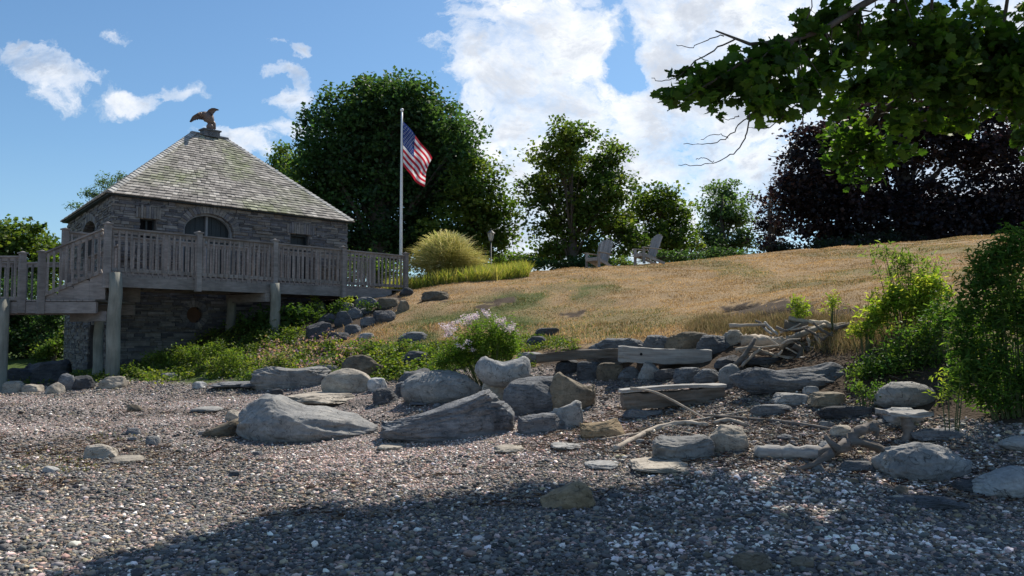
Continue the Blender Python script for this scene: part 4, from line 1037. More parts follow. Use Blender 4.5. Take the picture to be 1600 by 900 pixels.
def rock(x0, y0, x1, y1, kind, mat, label, prof=None, Y=None, group=None, dep=.75, base=None, rot=0, name='boulder', cat='rock', zlift=0):
    RN[0] += 1; seed = 1000 + RN[0] * 37
    cx = (x0 + x1) / 2
    if Y is None:
        h0 = hit(cx, y1); Yf = h0.y
    else: Yf = Y
    wd = (x1 - x0) / F * Yf / 2
    if kind == 'flat' and Y is None:
        Yb = hit(cx, min(y0 + 2, y1 - 3)).y; dp = min(max((Yb - Yf) / 2, .08), wd * 1.3)
        th = max(.035, .18 * wd)
    else:
        dp = wd * dep; th = None
    Yc = Yf + dp * .92; wd = (x1 - x0) / F * Yc / 2 * 1.0
    Xc = P(cx, y1, Yc).x
    if base is None: zb = gz1(Xc, Yc) if Y is None else gz1(Xc, Yf)
    else: zb = base
    top = zb + th if th else P(cx, y0, Yc).z
    H = max(top - zb, .03)
    sub = 5 if (x1 - x0) > 90 else (4 if (x1 - x0) > 34 else 3)
    v, f = rockmesh(sub, seed, kind)
    v[:, 0] = (v[:, 0] - v[:, 0].min()) / np.ptp(v[:, 0]) * 2 - 1; v[:, 1] = (v[:, 1] - v[:, 1].min()) / np.ptp(v[:, 1]) * 2 - 1
    v[:, 2] = (v[:, 2] - v[:, 2].min()) / np.ptp(v[:, 2])
    bury = .3 if base is None else 0
    if prof is not None:
        xx_ = (v[:, 0] + 1) / 2; e = np.interp(xx_, np.linspace(0, 1, len(prof)), prof)
        own = np.sqrt(np.clip(1 - v[:, 0] ** 2, .05, 1)) ** .8
        k_ = np.clip(e / own, .15, 1.2); v[:, 2] = bury + (v[:, 2] - bury) * k_
        mx_ = np.quantile(v[:, 2], .995); v[:, 2] = bury + (v[:, 2] - bury) / (mx_ - bury) * (1 - bury)
    z = (v[:, 2] - bury) / (1 - bury) * H
    vv = np.stack([v[:, 0] * wd, v[:, 1] * dp, z], 1)
    me = npmesh(name, vv, f, None, True)
    o = link(name, me, M[mat]); o.location = (Xc, Yc, zb + zlift)
    if rot: o.rotation_euler = (0, R(rot), 0)
    tag(o, label, cat, group); return o
rock(372, 618, 592, 692, 'round', 'grey', 'largest grey boulder on the beach, peaked left and tapering to the right', [.35, .85, .97, 1, .86, .76, .74, .68, .6, .5, .3, .12], dep=.6)
rock(318, 655, 380, 683, 'slab', 'brown', 'dark brown wedge rock against the left end of the largest boulder', [.1, .5, .8, 1, .9], dep=.7)
rock(352, 640, 376, 658, 'peak', 'tan', 'small pointed tan rock just behind the brown wedge by the largest boulder')
rock(594, 612, 803, 690, 'slab', 'slate', 'long dark slate slab tilting up to the right in front of the boulder pile', [.12, .3, .45, .6, .78, .9, 1, 1, .75], dep=.5)
rock(628, 578, 754, 632, 'smooth', 'grey', 'broad low grey boulder behind the tilted slate slab', dep=.6)
rock(786, 588, 880, 648, 'smooth', 'slate', 'round dark grey boulder under the pale perched stone', dep=.7)
o = rock(742, 557, 830, 606, 'smooth', 'pale', 'pale smooth boulder perched on top of the others', [.9, 1, .97, .9, .95, .9, .7], Y=hit(800, 640).y + .15, base=P(786, 604, hit(800, 640).y + .6).z, dep=.7)
rock(750, 590, 795, 632, 'round', 'tan', 'half hidden tan boulder wedged below the pale perched stone', dep=.6)
rock(857, 582, 930, 643, 'round', 'brown', 'brown boulder sloping down to the right at the end of the pile', [.8, 1, .95, .85, .7, .5], dep=.7)
rock(808, 645, 884, 677, 'slab', 'slate', 'low striped slate rock in front of the round dark boulder', [.4, .8, 1, .9, .5], dep=.7)
rock(850, 626, 912, 670, 'block', 'grey', 'squarish grey block to the right of the striped slate rock', [.5, .75, .9, 1, 1], dep=.6)
rock(906, 655, 976, 685, 'slab', 'ochre', 'yellowish brown sandstone block beside the thin branch', [.45, .7, .85, 1, .95], dep=.6)
rock(860, 680, 912, 706, 'flat', 'grey', 'flat triangular pale grey stone below the squarish grey block')
rock(771, 687, 822, 709, 'flat', 'tan', 'flat tan stone sunk in the shells below the tilted slab')
rock(590, 686, 632, 704, 'flat', 'tan', 'flat tan stone sunk in the shells between the two biggest rocks')
rock(392, 573, 528, 606, 'slab', 'grey', 'long low grey slab at the edge of the weeds', [.9, 1, .95, .9, .95, .9, .7], dep=.35)
rock(503, 575, 584, 616, 'smooth', 'tan', 'rounded tan boulder at the right end of the long low slab', dep=.6)
rock(440, 600, 560, 640, 'flat', 'tan', 'flat tan slab lying behind the largest boulder')
rock(530, 555, 600, 592, 'peak', 'brown', 'peaked brown rock among the weeds', [.35, .85, 1, .8, .4], dep=.6)
rock(622, 576, 674, 607, 'block', 'slate', 'dark blue slate block behind the broad low boulder', [.6, .8, .95, 1, .8], dep=.7)
rock(575, 590, 606, 612, 'peak', 'pale', 'small white cracked stone between the tan boulder and the slate block')
rock(582, 606, 622, 632, 'peak', 'dark', 'crumbly dark rock left of the broad low boulder')
rock(618, 596, 641, 618, 'peak', 'slate', 'small upright slate chunk beside the dark crumbly rock')
rock(640, 622, 672, 636, 'flat', 'slate', 'thin dark slate shard at the foot of the broad low boulder')
rock(845, 753, 930, 797, 'round', 'ochre', 'brown stone alone in the foreground tree shadow', [.35, .65, .85, 1, .95, .7], dep=.8)
rock(1143, 567, 1332, 616, 'round', 'slate', 'long dark rock wall end below the driftwood pile', [.75, .95, .85, .72, .72, .75, .82, .95, 1], dep=.28)
rock(1123, 568, 1158, 602, 'smooth', 'grey', 'rounded grey stone at the left end of the long dark rock')
rock(1364, 596, 1462, 644, 'smooth', 'grey', 'smooth grey boulder half under the green bush', dep=.6)
rock(1368, 690, 1508, 757, 'round', 'grey', 'big cracked grey boulder in the shade at the right', [.4, .85, .95, 1, .98, .95, .75, .4], dep=.6)
rock(1526, 729, 1625, 783, 'smooth', 'pale', 'pale bluish boulder cut by the right edge', [.2, .6, .85, 1, 1], dep=.7)
rock(1562, 681, 1630, 714, 'smooth', 'grey', 'grey boulder at the right edge above the pale bluish one')
rock(1492, 750, 1540, 772, 'slab', 'dark', 'low dark stone against the pale bluish boulder')
rock(1384, 637, 1440, 668, 'block', 'pale', 'angular pale flat topped stone beside the bush')
rock(1424, 669, 1518, 692, 'slab', 'slate', 'long flat slate behind the big cracked boulder', dep=.35)
rock(1388, 772, 1508, 797, 'flat', 'dark', 'flat dark slab in front of the big cracked boulder')
rock(1018, 680, 1114, 722, 'slab', 'grey', 'flat topped grey boulder under the thin branches', [.6, .9, 1, 1, .95, .7], dep=.7)
rock(1098, 664, 1172, 708, 'round', 'tan', 'tan boulder touching the right end of the flat topped grey one', [.6, .9, 1, .9, .6], dep=.6)
rock(984, 711, 1074, 744, 'flat', 'tan', 'broad flat tan stone in front of the grey flat topped boulder')
rock(914, 715, 966, 736, 'flat', 'grey', 'flat light grey stone at the edge of the tree shadow')
rock(973, 638, 1034, 669, 'block', 'slate', 'slate block propping the left end of the split timber', [.9, 1, .95, .7, .5], dep=.6, Y=10.25)
rock(1310, 720, 1368, 738, 'slab', 'slate', 'narrow slate beside the driftwood root', dep=.4)
rock(1275, 688, 1312, 714, 'peak', 'grey', 'angular grey stone behind the driftwood root')
rock(1296, 664, 1330, 684, 'block', 'tan', 'tan stone block behind the driftwood root')
rock(1206, 614, 1262, 636, 'block', 'grey', 'grey block in the shade below the long dark rock')
rock(1262, 612, 1318, 640, 'block', 'brown', 'dark brown broken block right of the grey shaded one')
rock(1254, 603, 1278, 618, 'block', 'pale', 'small cream stone in front of the long dark rock')
rock(1172, 632, 1240, 650, 'slab', 'slate', 'low bluish slate in the shade among the twigs', dep=.4)
rock(1278, 634, 1372, 656, 'slab', 'dark', 'long dark slab leading to the smooth boulder by the bush', dep=.3)
rock(1146, 862, 1204, 896, 'round', 'brown', 'mossy brown stone near the bottom edge')
rock(1236, 870, 1272, 892, 'round', 'brown', 'smaller brown stone right of the mossy one at the bottom')
# left shore
rock(88, 584, 118, 611, 'round', 'slate', 'left one of the two dark boulders by the walkway pile', [.5, .9, 1, .9, .8])
rock(104, 586, 146, 610, 'round', 'dark', 'right one of the two dark boulders by the walkway pile')
rock(6, 595, 38, 614, 'block', 'tan', 'square tan stone at the foot of the leftmost pile')
rock(36, 600, 66, 613, 'slab', 'tan', 'low tan stone right of the square one')
rock(70, 597, 100, 615, 'peak', 'tan', 'light tan stone left of the two dark boulders')
rock(152, 588, 196, 608, 'slab', 'tan', 'sloping tan rock right of the walkway pile', [.3, .7, 1, .9, .6])
rock(218, 532, 252, 562, 'round', 'grey', 'grey rounded boulder against the foot of the boathouse')
rock(178, 542, 204, 556, 'slab', 'pale', 'small whitish stone behind the walkway pile')
rock(252, 582, 278, 592, 'slab', 'grey', 'small pale stone in the creeping weeds')
rock(8, 575, 62, 600, 'slab', 'dark', 'low dark ledge near the leftmost pile', [.4, .9, 1, .8, .6], dep=.6)
rock(40, 562, 108, 592, 'slab', 'dark', 'dark bedrock ledge beside the boathouse corner', [.5, .8, 1, .95, .9], dep=.6)
rock(50, 577, 110, 600, 'slab', 'dark', 'dark shelf of rock in front of the bedrock ledge', dep=.5)
rock(130, 693, 184, 718, 'round', 'tan', 'tan stone on the seaweedy pebbles at the left')
rock(168, 698, 226, 727, 'flat', 'tan', 'flat tan stone right of the round tan one')
rock(228, 681, 250, 697, 'slab', 'grey', 'small grey stone behind the flat tan one')
rock(303, 631, 348, 646, 'flat', 'grey', 'flat bluish stone on the pink shells')
rock(336, 588, 400, 610, 'flat', 'slate', 'flat slate at the left end of the long low slab')
rock(380, 592, 440, 610, 'flat', 'slate', 'flat slate in front of the long low slab')
rock(300, 596, 322, 608, 'peak', 'pale', 'little pale pointed stone on the upper beach')
rock(488, 570, 530, 580, 'slab', 'grey', 'thin grey slab behind the long low slab', dep=.3)
rock(628, 548, 670, 570, 'slab', 'dark', 'dark flat topped rock at the edge of the dry grass')
rock(622, 518, 668, 536, 'slab', 'slate', 'layered dark rock in the dry grass')
rock(558, 520, 586, 532, 'slab', 'grey', 'low grey stone in the brown grass left of the layered rock')
rock(835, 512, 874, 525, 'slab', 'dark', 'dark stone on the slope right of the flowering bush')
rock(822, 525, 854, 541, 'slab', 'dark', 'dark stone just below the one right of the flowering bush')
rock(808, 550, 850, 568, 'slab', 'grey', 'grey stone at the left end of the sunken beam')
# riprap below the walkway
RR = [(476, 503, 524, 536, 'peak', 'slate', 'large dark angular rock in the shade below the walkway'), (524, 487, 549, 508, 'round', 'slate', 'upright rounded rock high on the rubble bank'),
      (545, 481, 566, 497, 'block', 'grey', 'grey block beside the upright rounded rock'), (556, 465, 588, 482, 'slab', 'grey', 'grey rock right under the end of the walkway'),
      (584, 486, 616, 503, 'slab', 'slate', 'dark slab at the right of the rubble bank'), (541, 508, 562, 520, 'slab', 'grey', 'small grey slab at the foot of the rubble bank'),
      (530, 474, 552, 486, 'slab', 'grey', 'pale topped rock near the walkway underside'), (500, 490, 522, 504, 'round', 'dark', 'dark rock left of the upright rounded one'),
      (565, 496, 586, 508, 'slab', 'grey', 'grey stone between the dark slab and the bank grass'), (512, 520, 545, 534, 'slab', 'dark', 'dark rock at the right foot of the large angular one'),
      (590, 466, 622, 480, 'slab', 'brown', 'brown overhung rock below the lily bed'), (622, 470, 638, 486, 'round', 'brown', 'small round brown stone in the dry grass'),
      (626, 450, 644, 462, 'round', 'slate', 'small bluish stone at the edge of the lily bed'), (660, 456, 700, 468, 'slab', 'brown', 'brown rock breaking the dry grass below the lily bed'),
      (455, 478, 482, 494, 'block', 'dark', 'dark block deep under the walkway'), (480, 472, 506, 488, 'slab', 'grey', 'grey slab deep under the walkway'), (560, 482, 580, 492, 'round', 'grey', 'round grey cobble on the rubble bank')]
for x0, y0, x1, y1, k, m_, lb in RR: rock(x0 - 2, y0 - 1, x1 + 2, y1 + 1, 'peak' if k == 'round' else k, {'grey': 'slate', 'slate': 'dark', 'brown': 'brown', 'dark': 'dark'}[m_], lb)  # rock materials swapped for darker ones, standing in for shade under the walkway
# low wall: upper course and footing stones
rock(916, 528, 1012, 549, 'slab', 'slate', 'dark upper stone of the low wall behind the pale beam', dep=.35, Y=13.1)
rock(1000, 523, 1050, 545, 'slab', 'slate', 'middle stone of the low wall behind the pale beam', dep=.5, Y=12.9)
rock(1038, 518, 1112, 546, 'slab', 'brown', 'brown upper stone of the low wall above the pale beam', dep=.5, Y=12.7)
rock(1086, 523, 1140, 548, 'slab', 'slate', 'squared slate at the right end of the low wall', dep=.5, Y=12.4)
rock(1128, 515, 1164, 529, 'slab', 'tan', 'flat pale stone between the low wall and the driftwood pile', dep=.7, Y=12.5)
for i, (x0, y0, x1, y1, m_) in enumerate([(905, 566, 940, 592, 'slate'), (935, 568, 972, 594, 'brown'), (968, 574, 1003, 594, 'slate'), (1000, 567, 1030, 592, 'grey'), (1026, 578, 1060, 594, 'dark'), (1056, 576, 1092, 598, 'slate'), (1088, 578, 1124, 598, 'slate'), (870, 564, 906, 584, 'dark'), (1120, 556, 1160, 576, 'dark'), (1160, 560, 1220, 574, 'dark')]):
    rock(x0 - 4, y0 - 2, x1 + 4, y1 + 1, ['block', 'slab', 'peak', 'peak', 'slab'][i % 5], m_, ['leftmost dark footing stone under the sunken beam', 'brown footing stone under the sunken beam', 'grey footing stone left under the pale beam', 'pointed grey footing stone under the pale beam', 'slate footing stone under the middle of the pale beam',
         'slate footing stone under the right half of the pale beam', 'grey footing stone under the right end of the pale beam', 'slate stone by the left tip of the sunken beam', 'dark stone right of the pale beam end', 'dark slate under the boards of the driftwood pile'][i], dep=.6)
# scattered loose cobbles
NEAR = [(o_['label'], o_) for o_ in sc.objects if o_.get('category') == 'rock']
NEAR = [(lb, proj(o_.location.x, o_.location.y, o_.location.z)) for lb, o_ in NEAR if len(lb.split()) <= 12 and o_.location.y < 13]
USED = set()
def cobble_label(a, b, w_):
    for lb, (qx, qy) in sorted(NEAR, key=lambda q: (q[1][0] - a) ** 2 + 4 * (q[1][1] - b) ** 2):
        side = 'left of' if a + w_ / 2 < qx else 'right of'
        t_ = 'cobble ' + side + ' the ' + lb
        if t_ not in USED and len(t_.split()) <= 16: USED.add(t_); return t_
k = 0; tries = 0
while k < 34 and tries < 4000:
    tries += 1
    a = rnd.uniform(0, 1590); b = rnd.uniform(608, 800)
    if b < np.interp(a, [q[0] for q in BL], [q[1] for q in BL]) + 12: continue
    if a < 950 and b > 650 and rnd.random() < .75: continue
    w_ = rnd.uniform(9, 24) * (1 if b < 700 else 1.3)
    k += 1; rock(a, b - w_ * .5, a + w_, b, rnd.choice(['round', 'block', 'slab']), rnd.choice(['grey', 'slate', 'tan', 'dark', 'brown', 'grey']), cobble_label(a, b, w_), group='loose cobbles on the beach', name='cobble', cat='cobble')

# ================================================================== TIMBERS AND DRIFTWOOD
def timber(p0, p1, h, dpt, mat, label, taper=1.0, n_=26, hole=None, rough=.02, name='timber'):
    """rough sawn beam from p0 to p1 (centres of the front bottom edge), local x along it"""
    p0, p1 = Vector(p0), Vector(p1); d_ = p1 - p0; L = d_.length
    prof = [(0, 0), (1, 0), (1, 1), (0, 1)]; ring = []
    sq = []
    for i in range(4):
        a = prof[i]; b = prof[(i + 1) % 4]
        for k in range(5): sq.append((a[0] + (b[0] - a[0]) * (k + .08 * (k == 0)) / 5, a[1] + (b[1] - a[1]) * (k + .08 * (k == 0)) / 5))
    vs = []
    sd_ = rnd.uniform(0, 99); nr = len(sq)
    for i in range(n_ + 1):
        f = i / n_; k_ = 1 + (taper - 1) * f
        for j, (a, b) in enumerate(sq):
            n3 = float(fbm(np.array([f * L * 6 + sd_]), np.array([j * .9]), 3)[0]) - .5
            cr = -.6 if (float(fbm(np.array([f * L * 1.2 + sd_]), np.array([j * 2.3 + 5.]), 8)[0]) > .62) else 0
            e = rough * (n3 * 2 + cr)
            endr = .96 if i in (0, n_) else 1
            vs.append((f * L, (a - .5) * dpt * k_ * endr * (1 + e / dpt * 2) + dpt / 2, (b - .5) * h * k_ * endr * (1 + e / h * 2) + h / 2 + .012 * math.sin(f * 5 + sd_)))
    fs = [(i * nr + j, (i + 1) * nr + j, (i + 1) * nr + (j + 1) % nr, i * nr + (j + 1) % nr) for i in range(n_) for j in range(nr)]
    fs += [tuple(range(nr)), tuple(n_ * nr + j for j in range(nr))[::-1]]
    me = bpy.data.meshes.new(name); me.from_pydata(vs, [], fs); me.update()
    o = link(name, me, M[mat]); o.location = p0
    X_ = d_.normalized(); Y_ = UPZ.cross(X_).normalized(); Z_ = X_.cross(Y_)
    o.rotation_euler = Matrix((X_, Y_, Z_)).transposed().to_euler()
    return tag(o, label, 'timber')
Yb_ = 12.2
A = P(966, 565, Yb_ + .15); B_ = P(1112, 571, Yb_)
tb = timber(A, B_, .235, .28, 'timber', 'pale squared beam with a bolt hole resting on the low wall')
m = MB((0, 0, 0)); m.tube([(.35, -.004, .13), (.35, .02, .13)], .022, 10); m.build('bolt_hole', M['slot'], tb)
m = MB((0, 0, 0)); LB = (B_ - A).length; m.hexa([(LB + .002, .02, .015), (LB + .012, .02, .015), (LB + .012, .26, .015), (LB + .002, .26, .015), (LB + .002, .02, .21), (LB + .012, .02, .21), (LB + .012, .26, .22), (LB + .002, .26, .22)]); m.build('rotten_end', M['dark'], tb)
timber(P(838, 567, 13.2), P(972, 558, 12.7), .15, .2, 'timber_dark', 'long dark sunken beam left of the pale beam')
tb = timber(P(976, 641, 10.35), P(1134, 628, 10.5), .20, .2, 'timber_dark', 'split weathered timber lying on a slate block', rough=.03)
tb2 = timber((0, 0, 0), (1.42, 0, 0), .045, .24, 'timber', None, rough=.008, name='top_splinter'); 
for k_ in ('label', 'category'): 
    if k_ in tb2: del tb2[k_]
tb2.parent = tb; tb2.location = (-.02, -.02, .232); tb2.rotation_euler = (0, R(1.5), 0)
def stick(pts, r0, r1, mat, label, group=None, ground=False, name='driftwood_stick', cat='driftwood', n=9, sub=5, wob=.25, branches=()):
    """pts: (px, py[, depth]) ; ground=True drops each point on the ground below it"""
    Q = []
    Yd = None
    if not ground:
        lowest = max(pts, key=lambda q: q[1]); Yd = hit(lowest[0], lowest[1]).y
    for q in pts:
        if ground: h_ = hit(q[0], q[1]); Q.append(h_ + Vector((0, 0, r0 * .8)))
        else: Q.append(P(q[0], q[1], q[2] if len(q) > 2 else Yd))
    out = []
    for i in range(len(Q) - 1):
        for k in range(sub):
            f = k / sub; a, b = Q[i], Q[i + 1]
            pa, pb = Q[max(i - 1, 0)], Q[min(i + 2, len(Q) - 1)]
            out.append(.5 * ((2 * a) + (b - pa) * f + (2 * pa - 5 * a + 4 * b - pb) * f ** 2 + (3 * a - pa - 3 * b + pb) * f ** 3))
    out.append(Q[-1])
    m = MB(Q[0]); k = len(out); m.tube([p + Vector((rnd.uniform(-1, 1), rnd.uniform(-1, 1), rnd.uniform(-1, 1))) * r0 * .12 for p in out], [(r0 + (r1 - r0) * i / (k - 1)) * rnd.uniform(.88, 1.12) for i in range(k)], n, True, wob)
    for bp in branches:
        bq = [P(q[0], q[1], (Yd or Q[0].y) - .03) if not ground else hit(q[0], q[1]) + Vector((0, 0, r1)) for q in bp]
        m.tube(bq, [r1 * 1.0] + [r1 * .55] * (len(bq) - 1), 6, True, .2)
    o = m.build(name, M[mat], None, True); o.location = Q[0]; return tag(o, label, cat, group)
YD = 11.6
stick([(1163, 532, YD), (1190, 533, YD), (1226, 537, YD)], .098, .085, 'drift', 'thick hollow ended log at the left of the driftwood pile', name='log')
timber(P(1168, 545, YD - .25), P(1240, 562, YD - .35), .035, .28, 'drift', 'long grey board sticking out below the hollow log', name='board')
timber(P(1176, 552, YD - .2), P(1218, 556, YD - .3), .03, .2, 'drift_dark', 'dark board under the hollow log', name='board')
stick([(1230, 530, YD - .2), (1258, 520, YD - .1), (1288, 508, YD)], .045, .038, 'drift', 'stout pole slanting up to the right across the pile')
stick([(1232, 497, YD + .3), (1258, 502, YD + .2), (1290, 506, YD + .1)], .035, .04, 'drift', 'grey branch along the top of the pile')
stick([(1286, 505, YD + .1), (1305, 512, YD), (1328, 521, YD)], .055, .045, 'drift', 'pale branch running down the right top of the pile')
timber(P(1278, 523, YD - .1), P(1306, 534, YD - .15), .05, .12, 'drift', 'short squared plank end in the middle of the pile', name='board')
stick([(1186, 504, YD + .3), (1197, 515, YD + .15), (1206, 522, YD)], .02, .018, 'timber', 'left of two thin white sticks above the hollow log')
stick([(1195, 504, YD + .3), (1206, 515, YD + .15), (1215, 522, YD)], .022, .018, 'timber', 'right of two thin white sticks above the hollow log')
stick([(1180, 528, YD - .35), (1168, 548, YD - .45), (1150, 570, YD - .5)], .026, .04, 'drift_dark', 'dark pole leaning against the left of the pile')
stick([(1272, 520, YD - .2), (1280, 534, YD - .25), (1288, 543, YD - .25)], .02, .024, 'drift', 'short stick standing in the middle of the pile')
stick([(1262, 528, YD - .2), (1265, 536, YD - .2), (1264, 544, YD - .2)], .022, .022, 'drift', 'stub of wood upright beside the short stick')
stick([(1285, 530, YD - .1), (1305, 542, YD - .2), (1327, 548, YD - .3)], .04, .03, 'drift', 'crooked branch low at the right of the pile')
stick([(1310, 540, YD - .1), (1330, 533, YD), (1352, 530, YD + .1)], .045, .04, 'drift_dark', 'dark branch reaching right into the weeds')
stick([(1350, 530, YD), (1378, 532, YD - .2), (1408, 545, YD - .4)], .03, .02, 'drift', 'arched root in the weeds right of the pile')
stick([(1300, 518, YD + .1), (1318, 524, YD), (1336, 530, YD)], .035, .035, 'drift_dark', 'brown branch below the pale one at the right')
stick([(1240, 540, YD - .3), (1252, 548, YD - .3), (1245, 562, YD - .4)], .05, .03, 'drift_dark', 'knotty dark root end below the slanting pole')
timber(P(1252, 562, YD - .5), P(1286, 563, YD - .5), .03, .3, 'timber', 'flat pale wood slab lying on the ground by the pile', name='board')
timber(P(1225, 515, YD + .2), P(1262, 519, YD + .1), .14, .2, 'timber_dark', 'dark grey block of wood behind the slanting pole')
timber(P(1262, 553, YD - .3), P(1306, 553, YD - .3), .09, .2, 'drift_dark', 'reddish dark log end at the bottom of the pile', name='board')
for k in range(56):
    a = rnd.uniform(1165, 1345); b = rnd.uniform(505, 562); ang = rnd.uniform(-1.1, 1.1); l_ = rnd.uniform(10, 30); yd = YD + rnd.uniform(-.35, .3)
    stick([(a - l_ * math.cos(ang), b - l_ * math.sin(ang) * .6, yd), (a + rnd.uniform(-3, 3), b + rnd.uniform(-3, 3), yd - .05), (a + l_ * math.cos(ang), b + l_ * math.sin(ang) * .6, yd - .1)], rnd.uniform(.010, .034), rnd.uniform(.006, .022), rnd.choice(['drift', 'drift', 'drift_dark']), 'thin stick tangled in the driftwood pile', 'thin sticks in the driftwood pile', n=6, sub=3, wob=.55)
# branches on the beach
stick([(962, 706), (990, 690), (1022, 674), (1062, 664), (1106, 668)], .034, .026, 'drift', 'thickest pale branch lying across the middle of the beach', ground=True)
stick([(938, 690), (985, 682), (1032, 672), (1080, 660), (1128, 652), (1168, 645)], .018, .014, 'drift', 'long grey branch curving behind the thickest one', ground=True, branches=[[(1165, 646), (1172, 638), (1178, 632)]])
stick([(985, 606, 10.2), (1020, 612, 10.1), (1055, 628, 10.0), (1110, 659, 9.7)], .017, .012, 'drift', 'slender branch leaning from the split timber to the ground')
stick([(845, 674), (880, 676), (915, 684), (950, 688)], .011, .009, 'drift', 'slender twig in front of the striped slate rock', ground=True)
stick([(1062, 676), (1095, 684), (1130, 690), (1165, 702)], .014, .010, 'drift', 'thin pale stick over the flat topped grey boulder', ground=True)
stick([(1100, 652), (1160, 656), (1225, 662), (1300, 673)], .022, .016, 'drift_dark', 'longest dark branch in the shade at the centre right', ground=True)
stick([(1115, 664), (1140, 660), (1165, 668)], .026, .02, 'drift', 'short curled pale root by the long branch', ground=True)
stick([(1170, 640), (1215, 636), (1270, 634)], .014, .01, 'drift_dark', 'thin dark stick behind the low bluish slate', ground=True)
stick([(1182, 716), (1215, 716), (1250, 717), (1292, 720)], .068, .075, 'timber', 'bleached log lying at the foot of the driftwood root', ground=True, name='log')
stick([(1248, 734, 8.0), (1275, 724, 8.0), (1292, 708, 7.95), (1322, 696, 8.05), (1340, 676, 8.1), (1368, 662, 8.15)], .07, .045, 'drift_dark', 'gnarled driftwood root rising to the right', wob=.6, branches=[[(1360, 668), (1372, 672), (1368, 682)], [(1330, 690), (1350, 692), (1376, 700), (1392, 716)], [(1300, 708), (1270, 726), (1238, 736)], [(1310, 702), (1296, 690), (1290, 682)]], name='driftwood_root')
stick([(1348, 690, 8.05), (1382, 706, 7.95), (1400, 716, 7.9)], .05, .03, 'drift_dark', 'dark limb running from the root to the big cracked boulder')
stick([(1292, 628, 10.2), (1310, 612, 10.2), (1332, 594, 10.2)], .05, .035, 'drift', 'curved branch in front of the long dark rock')
stick([(1268, 628, 10.15), (1284, 610, 10.15), (1296, 600, 10.2)], .06, .05, 'drift', 'short light log leaning beside the curved branch', name='log')
stick([(1416, 694, 8.35), (1419, 675, 8.35), (1417, 655, 8.35)], .05, .06, 'drift_dark', 'upright wooden stub holding a pale top beside the bush', name='stump')
timber(P(1392, 652, 8.25), P(1460, 652, 8.3), .05, .3, 'timber', 'pale slab of driftwood balanced on the upright stub', name='board')
stick([(1340, 708), (1355, 722), (1362, 730)], .010, .008, 'drift', 'pale twig between the root and the big cracked boulder', ground=True)
stick([(1000, 700), (1040, 706), (1090, 700)], .010, .007, 'drift_dark', 'dark twig in front of the flat topped grey boulder', ground=True)
for k in range(44):
    while True:
        a = rnd.uniform(840, 1560); b = rnd.uniform(625, 760)
        if inpoly(np.array([a]), np.array([b]), DB)[0] and b > np.interp(a, [q[0] for q in BL], [q[1] for q in BL]) + 8: break
    l_ = rnd.uniform(8, 30); ang = rnd.uniform(-.5, .5)
    stick([(a - l_, b - l_ * ang * .5), (a, b + rnd.uniform(-1.5, 1.5)), (a + l_, b + l_ * ang * .5)], rnd.uniform(.004, .010), .004, rnd.choice(['drift', 'drift_dark']), 'small twig washed up among the stones', 'small twigs on the beach', ground=True, n=5, sub=2, name='twig', cat='twig')
# ================================================================== TREES
def lobes3(lobes, Y, dscale=.9):
    out = []
    for q in lobes:
        a, b, ra, rb = q[:4]; yd = Y + (q[4] if len(q) > 4 else rnd.uniform(-1.5, 1.5) * (Y / 45))
        c_ = P(a, b, yd); rx = ra / F * yd; rz = rb / F * yd
        out.append((c_, rx, (rx + rz) / 2 * dscale, rz))
    return out
def leafcloud(lob, per_area, clump, leaf, pal, name, mat, parent, cpl=34, tilt=1.0, lance=1.0, flat=.55, surf=.55, tmpl=None):
    """leaves in clumps spread through each lobe's volume"""
    C_, c0, R_ = [], [], []
    for (c_, rx, ry, rz) in lob:
        n = max(3, int(per_area * rx * rz / clump ** 2))
        d_ = rng.normal(0, 1, (n, 3)); d_ /= np.linalg.norm(d_, axis=1, keepdims=True)
        r_ = surf + (1 - surf) * rng.random(n) ** .7
        r_ = np.where(rng.random(n) < .22, rng.random(n) * surf, r_) * rng.uniform(.85, 1.12, n)
        C_.append(np.array(c_) + d_ * r_[:, None] * np.array([rx, ry, rz])); R_.append(clump * rng.uniform(.6, 1.35, n))
    C_ = np.concatenate(C_); R_ = np.concatenate(R_)
    cc = np.array(pal)[rng.integers(0, len(pal), len(C_))] * rng.uniform(.75, 1.3, (len(C_), 1))
    off = np.array(parent.location)
    if tmpl is None: a_, b_, c2_ = foliage(C_, cpl, R_, leaf, cc, flat, tilt, lance)
    else:
        n = len(C_) * cpl; ci = np.repeat(np.arange(len(C_)), cpl)
        o_ = rng.normal(0, 1, (n, 3)) * np.array([1, 1, flat]) * .6; o_ *= 1 / np.maximum(1, np.linalg.norm(o_, axis=1, keepdims=True))
        pos = C_[ci] + o_ * R_[ci][:, None]
        a_, b_, c2_ = scatter(tmpl[0], tmpl[1], pos, rand_rot(n, tilt), leaf * rng.uniform(.6, 1.25, n), cc[ci] * rng.uniform(.75, 1.3, (n, 1)))
    o = link(name, npmesh(name, a_ - off, b_, c2_), mat, parent)
    return o, C_
